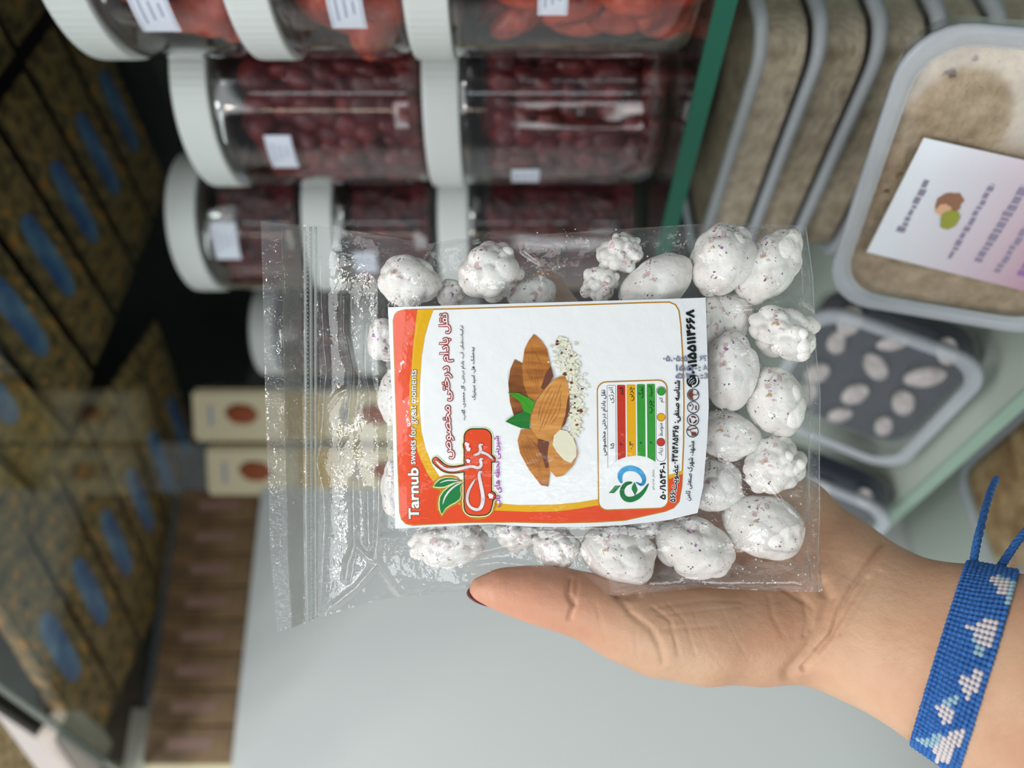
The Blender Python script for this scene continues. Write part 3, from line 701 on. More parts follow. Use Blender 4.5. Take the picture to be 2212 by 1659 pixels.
vv = np.array([(cn + ax1 * (q[0] * .0095) + ax3 * (q[1] * .0052) + nrm_ * (q[2] * .0016 + .0012 - .0018 * q[1] ** 2))[:] for q in v])
under(mesh_obj('thumb_nail', vv, f, M['nail']), person)['label'] = 'dark red thumb nail'

# ------------------------------------------------------------------ sugared almonds
NUTS = [  # px, py, half length, half width, turn (deg, along the photo), knobbliness 0..1, depth offset (mm, + = further), label
    (886, 607, 70, 54, 8, .30, 0, 'lumpy white sugared almond at the zip end of the pouch on its jar side'),
    (1056, 590, 76, 62, -20, .62, -1, 'coarse knobbly sugared almond with an orange spot above the red label corner'),
    (974, 634, 34, 30, 0, .4, 4, 'small pale sugared almond squeezed between two lumpy ones above the red corner'),
    (1150, 634, 54, 34, -12, .12, 4, 'smooth grey white sugared almond half under the label by the fingertip'),
    (1340, 547, 50, 46, -20, .95, 0, 'small popcorn-like sugar cluster at the pouch edge facing the jars'),
    (1297, 612, 42, 48, 30, .95, 0, 'curled popcorn-like sugar cluster touching the label edge'),
    (1418, 612, 84, 56, -32, .10, 0, 'smooth egg-shaped sugared almond with two pink specks beside the label'),
    (1559, 563, 82, 66, -62, .22, 0, 'plump pitted sugared almond against the glass shelf side'),
    (1664, 572, 92, 56, -52, .34, 1, 'long wrinkled sugared almond in the pouch corner beside the tub stack'),
    (1572, 684, 56, 52, 20, .22, 8, 'shaded sugared almond lying deep behind the label corner'),
    (1536, 700, 30, 62, 0, .30, 4, 'sugared almond almost hidden by the phone number edge of the label'),
    (1690, 716, 78, 60, 20, .88, 0, 'branching cauliflower-like sugared almond at the bottom seam'),
    (1580, 800, 58, 86, 0, .30, 0, 'sugared almond under the printed date dots beside the label'),
    (1676, 866, 60, 78, -14, .14, 0, 'large smooth oval sugared almond at the middle of the bottom seam'),
    (1574, 940, 72, 54, 12, .20, 2, 'speckled sugared almond beside the round label icons'),
    (1668, 1004, 68, 60, -30, .66, 0, 'bumpy bright white sugared almond beside the bottom seam above the palm'),
    (1544, 1048, 62, 58, 15, .42, 3, 'dull pinkish sugared almond under the address line of the label'),
    (1650, 1136, 90, 66, 20, .12, 0, 'big smooth sugared almond with purple patches resting over the palm'),
    (1504, 1184, 88, 66, 22, .20, 0, 'oval sugared almond with purple flecks just above the thumb ball'),
    (1336, 1196, 84, 66, 12, .26, 0, 'round speckled sugared almond lying against the thumb side'),
    (1392, 1132, 46, 30, 0, .3, 5, 'small sugared almond peeping out between label and two large ones'),
    (1202, 1178, 56, 46, 30, .55, 0, 'knobbly sugared almond with a brown spot over the thumb'),
    (1118, 1152, 50, 38, 0, .75, 2, 'lumpy sugared almond under the red lower label edge'),
    (968, 1172, 88, 54, -8, .50, 0, 'wide lumpy sugared almond under the red label corner on the thumb side'),
    (832, 736, 42, 48, 10, .24, 2, 'glossy sugared almond at the zip side of the red label border, upper one'),
    (850, 856, 34, 62, 8, .10, 3, 'smooth elongated sugared almond behind the red border at mid label'),
    (858, 1050, 34, 66, 4, .30, 3, 'pale sugared almond behind the red border beside the bold white lettering')]
m = M['noghl'] = mat('sugar_coating', srgb(240, 236, 230), .5, Subsurface_Weight=.25, Subsurface_Scale=.003)
c, s_ = noise_mix(m, srgb(218, 208, 200), srgb(245, 243, 239), 60, .22, .55, 4)
c = speck(m, c, s_, srgb(216, 190, 190), 260, .31); c = speck(m, c, s_, srgb(160, 100, 160), 330, .385); c = speck(m, c, s_, srgb(92, 74, 70), 600, .38); c = speck(m, c, s_, srgb(190, 156, 116), 210, .43)
bump(m, 300, .40, .0014, 2)
BD = .300
NUT_H = []
for i, (px, py, a, b, rot, kn, dz, lab) in enumerate(NUTS):
    d = BD + dz * .001; pxm = F / d
    v, f = blob(5, 100 + i, int(52 - 12 * kn), .17 + .62 * kn ** 1.4, 5.2 + 3.2 * kn, .07, pits=6 if kn < .6 else 0)
    v = v / (1 + .12 + .46 * kn ** 1.4)
    egg = 1 + .10 * v[:, :1] * (1 if i % 2 else -1); v = np.concatenate([v[:, :1], v[:, 1:] * egg], 1)
    ra, rb = a / pxm, b / pxm; rd = min(ra, rb) * .90
    v = v * np.array([ra, rb, rd]); t = math.radians(rot)
    # long axis along the photo's x (world -Z), short along the photo's y (world -X)
    e1 = np.array([-math.sin(t), 0, -math.cos(t)]); e2 = np.array([-math.cos(t), 0, math.sin(t)]); e3 = np.array([0, 1, 0])
    w = v @ np.stack([e1, e2, e3]); o = mesh_obj('sugared_almond', w, f, m); o.location = P(px, py, d)
    if (np.linalg.det(np.stack([e1, e2, e3]))) < 0: o.data.flip_normals()
    tag(o, lab, 'sweet', 'sugared almonds in the clear pouch'); NUT_H.append((px, py, a, b, t, rd, dz * .001))

# ------------------------------------------------------------------ pouch film
def interp(poly, t):
    p = np.array(poly, float); s = np.concatenate([[0], np.cumsum(np.hypot(*np.diff(p, axis=0).T))]); s /= s[-1]
    return np.stack([np.interp(t, s, p[:, 0]), np.interp(t, s, p[:, 1])], -1)
TOPE = [(563, 477), (610, 483), (690, 487), (770, 500), (860, 515), (925, 527), (985, 516), (1150, 507), (1300, 498), (1440, 488), (1555, 481), (1660, 484), (1742, 488)]
BOTE = [(600, 1366), (662, 1345), (690, 1335), (800, 1301), (868, 1288), (960, 1282), (1060, 1266), (1160, 1262), (1250, 1272), (1330, 1287), (1440, 1276), (1520, 1269), (1640, 1275), (1777, 1279)]
LEFE = [(563, 477), (567, 600), (574, 900), (580, 1060), (584, 1200), (600, 1366)]
RIGE = [(1742, 488), (1757, 600), (1764, 760), (1773, 850), (1771, 1000), (1772, 1100), (1769, 1190), (1777, 1279)]
NU, NVV = 420, 300
u = np.linspace(0, 1, NU + 1); vv_ = np.linspace(0, 1, NVV + 1)
# resample the long edges by x so that both run alike
def byx(poly, u):
    p = np.array(poly, float); x = p[0, 0] + (p[-1, 0] - p[0, 0]) * u; return np.stack([x, np.interp(x, p[:, 0], p[:, 1])], -1)
T_ = byx(TOPE, u); B_ = byx(BOTE, u); L_ = interp(LEFE, vv_); R_ = interp(RIGE, vv_)
UU, VV = np.meshgrid(u, vv_, indexing='ij')
C_ = (1 - VV)[..., None] * T_[:, None] + VV[..., None] * B_[:, None] + (1 - UU)[..., None] * L_[None] + UU[..., None] * R_[None] - \
    ((1 - UU) * (1 - VV))[..., None] * T_[0] - (UU * (1 - VV))[..., None] * T_[-1] - ((1 - UU) * VV)[..., None] * B_[0] - (UU * VV)[..., None] * B_[-1]
PXG, PYG = C_[..., 0], C_[..., 1]
pxm = F / BD
# distance (px) from the welded edges
e_top = VV * (B_[:, None, 1] - T_[:, None, 1]); e_bot = (1 - VV) * (B_[:, None, 1] - T_[:, None, 1]); e_rig = (1 - UU) * 1190
e_zip = PXG - 690
edge = np.minimum(np.minimum(e_top, e_bot), e_rig - 26)
fill_ = smooth01((PXG - 690) / 150) * np.sqrt(np.clip(edge / 95, 0, 1)) * .0115
def nut_field(shrink):
    h = np.full(PXG.shape, -1.0)
    for px, py, a, b, t, rd, dz in NUT_H:
        dx, dy = PXG - px, PYG - py; x = (dx * math.cos(t) + dy * -math.sin(t)) / (a + 6); y = (dx * math.sin(t) + dy * math.cos(t)) / (b + 6)
        q = 1 - x * x - y * y
        h = np.maximum(h, np.where(q > 0, rd * np.sqrt(np.maximum(q, 0)) - shrink * dz, -1))
    return h
def blur(a, n):
    for _ in range(n):
        a = np.pad(a, 1, mode='edge'); a = (a[1:-1, 1:-1] * 2 + a[:-2, 1:-1] + a[2:, 1:-1] + a[1:-1, :-2] + a[1:-1, 2:]) / 6
    return a
rngf = np.random.default_rng(3)
def wrinkle(seed):
    r = np.random.default_rng(seed); w = np.zeros(PXG.shape)
    for _ in range(26):
        a = r.uniform(0, math.pi); k = r.uniform(.02, .09); ph = r.uniform(0, 6.3); a2 = r.uniform(0, 6.3)
        w += np.sin((PXG * math.cos(a) + PYG * math.sin(a)) * k + ph + 1.4 * np.sin((PXG * math.cos(a2) + PYG * math.sin(a2)) * .013 + ph)) / (1 + k * 40)
    return w / 3
RIDGES = [([(743, 640), (743, 715), (750, 749), (760, 797), (757, 860), (752, 905)], 2.6, 7), ([(793, 700), (789, 780), (791, 812), (800, 855), (798, 900)], 2.2, 6),
          ([(763, 1040), (764, 1100), (766, 1177)], 2.4, 6), ([(794, 1060), (796, 1120), (798, 1180)], 2.0, 6), ([(826, 1020), (823, 1110), (810, 1208)], 2.6, 10),
          ([(766, 1177), (752, 1220), (747, 1252)], 2.0, 7), ([(766, 1177), (800, 1210), (816, 1217)], 1.8, 6), ([(816, 1217), (770, 1270), (722, 1308)], 1.8, 8), ([(816, 1217), (845, 1260), (866, 1284)], 1.6, 7),
          ([(700, 870), (694, 960), (686, 1000), (700, 1060), (702, 1130), (698, 1220), (692, 1325)], 1.6, 6), ([(692, 560), (696, 650), (700, 740), (706, 800), (700, 870)], 1.3, 6),
          ([(706, 880), (730, 850), (757, 835)], 1.2, 6), ([(905, 600), (925, 560), (945, 520)], 2.6, 10), ([(960, 1210), (1050, 1190), (1150, 1165), (1200, 1150)], 1.6, 9),
          ([(1000, 1225), (1080, 1215), (1160, 1225)], 1.2, 8), ([(1265, 1170), (1290, 1210), (1330, 1245), (1390, 1258)], 1.5, 6), ([(1600, 660), (1650, 655), (1700, 640)], 1.2, 6), ([(1640, 1000), (1700, 1090), (1745, 1130)], 1.0, 6), ([(1745, 940), (1742, 1040), (1735, 1120), (1738, 1200)], .9, 6),
          ([(1130, 540), (1165, 565), (1175, 590)], 1.6, 6), ([(1200, 545), (1200, 575)], 1.6, 5), ([(1590, 1100), (1575, 1140)], 1.2, 5), ([(980, 655), (1040, 650), (1100, 640)], 1.2, 5), ([(880, 655), (930, 645), (990, 640)], 1.0, 5)]
rid = np.zeros(PXG.shape)
for poly, hgt, w in RIDGES:
    rid = np.maximum(rid, hgt * .0015 * np.exp(-(seg_dist(PXG.ravel(), PYG.ravel(), poly).reshape(PXG.shape) / w) ** 2))
# the label's own plane
def DL(px, py):
    px = np.asarray(px, float); py = np.asarray(py, float)
    return .2858 + .0022 * ((px - 1180) / 340) ** 2 + .0012 * ((py - 890) / 250) ** 2 + .0024 * np.clip((925 - px) / 87, 0, 1.2) ** 2 + .00045 * np.sin(py / 29 + px / 40) * np.clip((940 - px) / 90, 0, 1) + .0006 * np.sin(px / 70) * np.clip((py - 1000) / 140, 0, 1)
LABO = [(838, 664), (1000, 659), (1200, 653), (1400, 647), (1524, 643), (1528, 760), (1531, 880), (1527, 960), (1519, 1050), (1507, 1108), (1440, 1124), (1350, 1134), (1250, 1139), (1150, 1138), (1060, 1132), (960, 1137), (854, 1142), (851, 1040), (847, 860)]
lab_mask = smooth01(np.clip(1 - np.maximum.reduce([(838 - PXG) / 22, (PXG - 1531) / 22, (645 - PYG) / 22, (PYG - 1140) / 22, np.zeros(PXG.shape)]), 0, 1))
wf = wrinkle(1); loose = smooth01((PXG - 690) / 60)
nf = nut_field(1.0)
hf = blur(np.maximum(np.maximum(fill_ * .9, 0), nf + .0010), 14)
hf = np.maximum(hf, blur(nf + .0011, 2)) + .0004
hf = hf + loose * (.0007 * wf) * (1 - .7 * lab_mask) * np.clip(edge / 30, 0, 1) + rid * (1 - lab_mask)
zipr = (PXG < 690) * (PXG > 608)
hf = hf + np.where(zipr, .00012 * np.sin(PXG * .9), 0) + np.where(np.abs(PXG - 664) < 9, .0009 * np.cos((PXG - 664) / 9 * math.pi / 2), 0) * (PXG < 690)
hf = np.where(lab_mask > .02, hf * (1 - lab_mask) + lab_mask * (BD - DL(PXG, PYG) - .0003), hf)
nb = nut_field(-1.0)
hb = blur(np.maximum(fill_ * .8, nb + .0006), 10); hb = np.maximum(hb, nb + .0005) + .0003 + loose * .0006 * wrinkle(2) * np.clip(edge / 30, 0, 1)
hb = np.minimum(hb, .0128)
# near the palm the pouch's lower edge lies on the thumb ball, nearer the viewer
lift = smooth01((PYG - 1190) / 75) * smooth01((PXG - 1250) / 90) * .0165
lift = lift + smooth01((PXG - 1700) / 70) * smooth01((PYG - 1150) / 90) * .002
bow = .004 * ((PYG - 900) / 430) ** 2 * smooth01((760 - PXG) / 200) * -1
DF = BD - hf - lift + bow; DBk = BD + hb - lift + bow
DBk = np.maximum(DBk, DF + .0003)
welded = (e_rig < 24) | (edge <= 1e-6); 
def grid_mesh(name, D, m, par, flip):
    v = PA(PXG.ravel(), PYG.ravel(), D.ravel()); i = np.arange(NU * NVV); a = (i // NVV) * (NVV + 1) + i % NVV
    q = np.stack([a, a + NVV + 1, a + NVV + 2, a + 1], -1); q = q if flip else q[:, ::-1]
    return under(mesh_obj(name, v, q, m), par)
M['film'] = clear_film('pouch_film', (.985, .985, .985, 1), 1.42, .05, milk=.035, milk_col=(.80, .82, .84, 1), bscale=150, bstr=.5, bdist=.003, gain=2.1)
M['film_back'] = clear_film('pouch_back_film', (.98, .98, .98, 1), 1.42, .08, milk=.05, milk_col=(.80, .82, .84, 1), bscale=120, bstr=.5, bdist=.003, gain=1.3)
pouch = empty('zip_pouch', P(1180, 900, BD), 'clear plastic zip pouch of sugared almonds with a red and white label', 'pouch')
bpy.context.view_layer.update()
grid_mesh('front_film', DF, M['film'], pouch, True); grid_mesh('back_film', DBk, M['film_back'], pouch, False)
# zip: ribbed band, two rails with fine teeth
M['zip'] = clear_film('zip_band', (.76, .76, .74, 1), 1.45, .22, milk=.22, milk_col=srgb(146, 148, 142), gain=1.4)
M['zip_rail'] = clear_film('zip_rail', (.9, .92, .92, 1), 1.45, .2, milk=.30, milk_col=srgb(186, 192, 190), gain=1.5)
def edge_at(x): return np.interp(x, [p[0] for p in TOPE], [p[1] for p in TOPE]), np.interp(x, [p[0] for p in BOTE], [p[1] for p in BOTE])
def skewx(x, y):   # the zip end is slightly slanted: follow the end edge
    lx = np.interp(y, [p[1] for p in LEFE], [p[0] for p in LEFE]); f_ = np.clip((690 - x) / 127, 0, 1); return x + (lx - 570) * f_
zb = MB(); nz_ = 60
xs = np.linspace(612, 652, 41); ys = np.linspace(0, 1, nz_ + 1); v = []
for y in ys:
    for k, x in enumerate(xs):
        t0, b0 = edge_at(x); yy = t0 + 5 + (b0 - t0 - 10) * y; sx = skewx(x, yy)
        v.append(P(sx, yy, BD - .0010 - .00022 * (k % 2) + .004 * ((yy - 900) / 430) ** 2 * -1))
nx_ = len(xs); zb.add(v, [(j * nx_ + i, j * nx_ + i + 1, (j + 1) * nx_ + i + 1, (j + 1) * nx_ + i) for j in range(nz_) for i in range(nx_ - 1)])
under(zb.obj('ribbed_band', M['zip']), pouch)
for x in (660, 672, 682):
    t0, b0 = edge_at(x); rail = MB()
    pts = [P(skewx(x, yy), yy, BD - .0012 - .004 * ((yy - 900) / 430) ** 2) for yy in np.linspace(t0 + 4, b0 - 5, 60)]
    rail.tube(pts, .00055, 8); under(rail.obj('zip_rail', M['zip_rail'], None, True), pouch)
tb = MB(); t0, b0 = edge_at(667); iv, if_ = ico(1)
for k in range(190):
    yy = t0 + 8 + (b0 - t0 - 16) * k / 189; x = 667 + (3 if k % 2 else -2)
    c_ = P(skewx(x, yy), yy, BD - .0017 - .004 * ((yy - 900) / 430) ** 2); tb.add([c_ + Vector(q) * .00034 for q in iv], if_)
to = tb.obj('zip_teeth', M['zip_rail'], None, True); to['kind'] = 'stuff'; under(to, pouch)
sb = MB()
for e in (1.5, 24):
    pts = [P(x - e, y, BD - .0011 - (.0165 if y > 1230 else 0) * smooth01((y - 1190) / 75)) for x, y in interp(RIGE, np.linspace(.01, .985, 50))]; sb.tube(pts, .00022, 6)
under(sb.obj('bottom_seam', M['zip_rail'], None, True), pouch)
# grains of sugar dust inside the film
sg = MB(); rr = np.random.default_rng(12); iv, if_ = ico(1); cnt = 0
def Dfront(px, py):
    iu = int(np.clip(np.argmin(np.abs(T_[:, 0] - px)), 0, NU)); col_ = PYG[iu]; j = int(np.argmin(np.abs(col_ - py))); return DF[iu, j]
zones = [(1120, 1640, 495, 600, 70), (1580, 1760, 1080, 1260, 70), (690, 840, 700, 1180, 80), (1560, 1740, 780, 1010, 25), (880, 1260, 1200, 1260, 20), (1480, 1740, 1200, 1265, 30)]
for x0, x1, y0, y1, n_ in zones:
    for _ in range(n_):
        x, y = rr.uniform(x0, x1), rr.uniform(y0, y1); r = .00012 + .00035 * rr.random() ** 3
        c_ = P(x, y, Dfront(x, y) + .0004); sg.add([c_ + Vector(q) * r for q in iv], if_)
so = sg.obj('sugar_dust', M['dust'], None, True); so['kind'] = 'stuff'; under(so, pouch)

# ------------------------------------------------------------------ the printed label on the pouch
LAY = .00005
def print_mesh(name, polys, layer, m, par, smooth_edge=30.0):
    """flat printed shapes (photo pixels of the label plane) laid on the label, cut fine enough to follow its bend"""
    bm = bmesh.new()
    for poly in polys:
        vs = [bm.verts.new((p[0], p[1], 0)) for p in poly]
        for t in tessellate_polygon([[Vector((p[0], p[1], 0)) for p in poly]]):
            try: bm.faces.new([vs[i] for i in t])
            except ValueError: pass
    for _ in range(7):
        es = [e for e in bm.edges if e.calc_length() > smooth_edge]
        if not es: break
        bmesh.ops.subdivide_edges(bm, edges=es, cuts=1); bmesh.ops.triangulate(bm, faces=bm.faces[:])
    return press(name, bm, layer, m, par)
def press(name, bm, layer, m, par):
    co = np.array([v.co[:] for v in bm.verts]); d = DL(co[:, 0], co[:, 1]) - LAY * layer
    w = PA(co[:, 0], co[:, 1], d)
    for v, c_ in zip(bm.verts, w): v.co = c_
    bm.normal_update()
    fl_ = [f_ for f_ in bm.faces if f_.normal.y > 0]
    if fl_: bmesh.ops.reverse_faces(bm, faces=fl_)
    o = bm_obj(name, bm, m, None); o.parent = par
    r = par
    while r.parent: r = r.parent
    o.matrix_parent_inverse = Matrix.Translation(-Vector(r.location)) if par is r else Matrix.Identity(4)
    return o
_F = {}
for cp in list(range(0xFB50, 0xFDFF)) + list(range(0xFE70, 0xFEFD)):
    dcm = unicodedata.decomposition(chr(cp)).split()
    if len(dcm) == 2: _F.setdefault(chr(int(dcm[1], 16)), {}).setdefault(dcm[0].strip('<>'), chr(cp))
_F.update({'\u06cc': {'isolated': '\ufbfc', 'final': '\ufbfd', 'initial': '\ufbfe', 'medial': '\ufbff'}})
NOJ = set('\u0627\u0622\u0623\u062f\u0630\u0631\u0632\u0698\u0648')
def shape_fa(s):
    out = []; i = 0
    s = s.replace('\u0644\u0627', '\ufefb')
    isl = lambda c: c in _F or c == '\ufefb'
    for i, c in enumerate(s):
        pv = i > 0 and isl(s[i - 1]) and s[i - 1] not in NOJ and s[i - 1] != '\ufefb'
        nx = i + 1 < len(s) and isl(s[i + 1]) and c not in NOJ and c != '\ufefb'
        if c == '\ufefb': out.append('\ufefc' if pv else c)
        elif c in _F:
            fm = _F[c]; key = 'medial' if pv and nx else 'final' if pv else 'initial' if nx else 'isolated'
            out.append(fm.get(key) or fm.get('isolated') or c)
        else: out.append(c)
    vis = out[::-1]; res = []; k = 0; dig = lambda c: c.isdigit() or c in '/-.'
    while k < len(vis):
        j = k
        while j < len(vis) and dig(vis[j]): j += 1
        if j > k: res += vis[k:j][::-1]; k = j
        else: res.append(vis[k]); k += 1
    return ''.join(res)
from mathutils.geometry import delaunay_2d_cdt
def nonzero_fill(loops):
    """union fill of closed contours (non-zero winding)"""
    v = [Vector(p) for L in loops for p in L]; e = []; b = 0
    for L in loops: e += [(b + i, b + (i + 1) % len(L)) for i in range(len(L))]; b += len(L)
    ov, oe, of, *_ = delaunay_2d_cdt(v, e, [], 0, 1e-6)
    ov = np.array([p[:] for p in ov]); of = np.array([list(f) for f in of if len(f) == 3]); c = ov[of].mean(1)
    a0 = np.concatenate([np.array(L) for L in loops]); a1 = np.concatenate([np.roll(np.array(L), -1, 0) for L in loops]); w = np.zeros(len(c), int)
    for k in range(0, len(c), 400):
        q = c[k:k + 400]; y = q[:, 1:2]; up = (a0[None, :, 1] <= y) & (a1[None, :, 1] > y); dn = (a0[None, :, 1] > y) & (a1[None, :, 1] <= y)
        sd = (a1[None, :, 0] - a0[None, :, 0]) * (y - a0[None, :, 1]) - (q[:, 0:1] - a0[None, :, 0]) * (a1[None, :, 1] - a0[None, :, 1])
        w[k:k + 400] = (up & (sd > 0)).sum(1) - (dn & (sd < 0)).sum(1)
    return ov, [tuple(t) for t in of[w != 0]]
def glyphs(text, bold=0.0, sp=1.0):
    cu = bpy.data.curves.new('t', 'FONT'); cu.body = text; cu.resolution_u = 3; cu.space_character = sp; cu.fill_mode = 'NONE'
    o = bpy.data.objects.new('t', cu); COL.objects.link(o); dg = bpy.context.evaluated_depsgraph_get(); ev = o.evaluated_get(dg); me = ev.to_mesh()
    v = np.array([q.co[:2] for q in me.vertices]).reshape(-1, 2); nxt = {}
    for e in me.edges: nxt.setdefault(e.vertices[0], []).append(e.vertices[1]); nxt.setdefault(e.vertices[1], []).append(e.vertices[0])
    ev.to_mesh_clear(); bpy.data.objects.remove(o); bpy.data.curves.remove(cu)
    seen = set(); loops = []
    for st in range(len(v)):
        if st in seen: continue
        L = [st]; seen.add(st); c = st
        while True:
            q = [b for b in nxt.get(c, []) if b not in seen]
            if not q: break
            c = q[0] if (len(L) > 1 or c + 1 not in q) else c + 1; seen.add(c); L.append(c)
        if len(L) < 3: continue
        loops.append(v[L])
    sa = [np.sum(p[:, 0] * np.roll(p[:, 1], -1) - np.roll(p[:, 0], -1) * p[:, 1]) for p in loops]
    def inside(q, p):
        y = q[1]; a = p; b = np.roll(p, -1, 0); m_ = (a[:, 1] > y) != (b[:, 1] > y)
        x = a[:, 0] + (y - a[:, 1]) * (b[:, 0] - a[:, 0]) / np.where(m_, b[:, 1] - a[:, 1], 1); return (m_ & (x > q[0])).sum() % 2 == 1
    out = []
    for i, p in enumerate(loops):          # outer contours clockwise, holes the other way
        hole = any(k != i and sa[k] * sa[i] < 0 and abs(sa[k]) > abs(sa[i]) and inside(p[0], loops[k]) for k in range(len(loops)))
        if (sa[i] > 0) != hole: p = p[::-1]
        if bold:
            a = p - np.roll(p, 1, 0); b = np.roll(p, -1, 0) - p; t = a / (np.linalg.norm(a, axis=1)[:, None] + 1e-9) + b / (np.linalg.norm(b, axis=1)[:, None] + 1e-9); t /= np.linalg.norm(t, axis=1)[:, None] + 1e-6
            p = p + np.stack([-t[:, 1], t[:, 0]], 1) * bold
        out.append(p)
    loops = out
    return nonzero_fill(loops)
def text_print(name, text, quad, layer, m, par, fa=True, bold=0.0, sp=1.0, along='up', ref=None):
    """quad: (x0, x1 at the end of the line), (x0, x1 at its start), y_end, y_start: letters' tops point to smaller x, the line runs to smaller y"""
    g, f = glyphs(shape_fa(text) if fa else text, bold, sp)
    if ref is None: ref = g
    mn, mx_ = ref.min(0), ref.max(0); q = (g - mn) / (mx_ - mn)
    if along == 'up':
        (e0, e1), (s0, s1), ye, ys = quad
        y = ys + (ye - ys) * q[:, 0]; a = s0 + (e0 - s0) * q[:, 0]; b = s1 + (e1 - s1) * q[:, 0]; x = b + (a - b) * q[:, 1]
    else:
        x0, x1, y0, y1 = quad; x = x0 + (x1 - x0) * q[:, 0]; y = y1 + (y0 - y1) * q[:, 1]
    bm = bmesh.new(); vs = [bm.verts.new((p, r, 0)) for p, r in zip(x, y)]
    for t in f:
        try: bm.faces.new([vs[i] for i in t])
        except ValueError: pass
    press(name, bm, layer, m, par); return g
def stroke_poly(pts, w):
    """outline of a brush stroke with round ends; w one width or one per point"""
    p = np.array(pts, float)
    for _ in range(2):     # corner cutting
        q = np.repeat(p, 2, axis=0)[1:-1].copy(); q[0::2] = p[:-1] * .75 + p[1:] * .25; q[1::2] = p[:-1] * .25 + p[1:] * .75; p = np.vstack([p[:1], q, p[-1:]])
    n = len(p); ws = np.interp(np.linspace(0, 1, n), np.linspace(0, 1, len(w)), w) if hasattr(w, '__len__') else np.full(n, w)
    t = np.gradient(p, axis=0); t /= np.linalg.norm(t, axis=1)[:, None] + 1e-9; nn = np.stack([-t[:, 1], t[:, 0]], 1) * (ws / 2)[:, None]
    quads = []
    L, R = p + nn, p - nn
    for i in range(n - 1): quads.append([L[i], L[i + 1], R[i + 1], R[i]])
    for c_, w_ in ((p[0], ws[0]), (p[-1], ws[-1])): quads.append([(c_[0] + w_ / 2 * math.cos(a), c_[1] + w_ / 2 * math.sin(a)) for a in np.linspace(0, 2 * math.pi, 15)[:-1]])
    for i in range(1, n - 1): quads.append([(p[i][0] + ws[i] / 2 * math.cos(a), p[i][1] + ws[i] / 2 * math.sin(a)) for a in np.linspace(0, 2 * math.pi, 13)[:-1]])
    return quads
def disc(x, y, r, n=22): return [(x + r * math.cos(2 * math.pi * i / n), y + r * math.sin(2 * math.pi * i / n)) for i in range(n)]
def annulus(x, y, r, w, n=24): return stroke_poly([(x + r * math.cos(2 * math.pi * i / n), y + r * math.sin(2 * math.pi * i / n)) for i in range(n + 1)], w)
def Z2(pts): return [(820 + x * .16277, 880 + y * .16277) for x, y in pts]      # measured in an enlargement
def Z3(pts): return [(1060 + x * .217, 700 + y * .217) for x, y in pts]
def Z4(pts): return [(1270 + x * .18685, 800 + y * .18685) for x, y in pts]
def ink(name, c, rough=.32):
    m = mat(name, srgb(*c), rough); b = m.node_tree.nodes['Principled BSDF']; b.inputs['Coat Weight'].default_value = .5; b.inputs['Coat Roughness'].default_value = .07; b.inputs['Specular IOR Level'].default_value = .3
    bump(m, 180, .18, .0014, 2); n, l, _ = NT(m)
    for nd in n:
        if nd.type == 'BUMP': l.new(nd.outputs[0], b.inputs['Coat Normal'])
    return m
IK = {k: ink('ink_' + k, c) for k, c in dict(paper=(226, 230, 234), red=(222, 74, 34), gold=(184, 128, 24), yellow=(222, 170, 22), white=(236, 238, 240), darkred=(150, 44, 40), pinkwhite=(240, 228, 230), navy=(34, 42, 62), black=(22, 26, 28),
    purple=(158, 62, 160), green=(24, 122, 62), darkgreen=(24, 62, 44), pale=(236, 232, 176), barred=(190, 54, 36), baryellow=(226, 168, 20), bargreen=(54, 150, 56), blue=(66, 166, 222), leaf=(64, 150, 40), leafdark=(34, 116, 48), brown=(112, 62, 36), stamp=(122, 130, 152),
    shell=(176, 108, 48), shelldark=(128, 76, 38), shelllight=(206, 142, 72), kernel=(224, 220, 196), crumb=(232, 230, 208), crumbshade=(206, 206, 182), outline=(92, 84, 54), shellshade=(112, 66, 50)).items()}
for k, a_, b__ in (('shell', (150, 88, 40), (200, 134, 66)), ('shelldark', (104, 58, 30), (160, 100, 52)), ('shelllight', (182, 116, 54), (220, 160, 88))):
    noise_mix(IK[k], srgb(*a_), srgb(*b__), 160, .32, .68, 3, stretch=(2.2, 1, .35))
lab = print_mesh('label', [LABO], 0, IK['paper'], pouch); lab['label'] = 'glossy white label printed in red, yellow and gold'
bpy.context.view_layer.update()
FR = [(848, 692), (851, 680), (858, 672), (872, 668), (1000, 665), (1200, 659), (1400, 652), (1446, 651), (1460, 657), (1468, 670), (1472, 700), (1477, 780), (1479, 870), (1478, 960), (1474, 1050), (1468, 1084), (1456, 1098), (1436, 1106), (1350, 1125), (1290, 1129), (1200, 1131), (1110, 1129), (1000, 1130), (920, 1134), (890, 1136), (876, 1132), (866, 1122), (862, 1106), (858, 1000), (853, 850)]
cen_ = np.array(FR).mean(0)
def inset(poly, d):
    p = np.array(poly, float); a = np.roll(p, 1, 0); b = np.roll(p, -1, 0); t = b - a; t /= np.linalg.norm(t, axis=1)[:, None]; n = np.stack([-t[:, 1], t[:, 0]], 1)
    area_ = np.sum(p[:, 0] * np.roll(p[:, 1], -1) - np.roll(p[:, 0], -1) * p[:, 1]); return p + n * (d if area_ > 0 else -d)
print_mesh('gold_frame', [FR], 1, IK['gold'], lab)
FI = [tuple(q) for q in inset(FR, 3.0)]
print_mesh('white_field', [FI], 2, IK['white'], lab)
left_out = [tuple(q) for q in inset(FR, 2.2)]
li = lambda x, y: min(range(len(left_out)), key=lambda i: (left_out[i][0] - x) ** 2 + (left_out[i][1] - y) ** 2)
lowleft = [left_out[i % len(left_out)] for i in range(li(1474, 1050), len(left_out) + li(872, 668) + 1)]
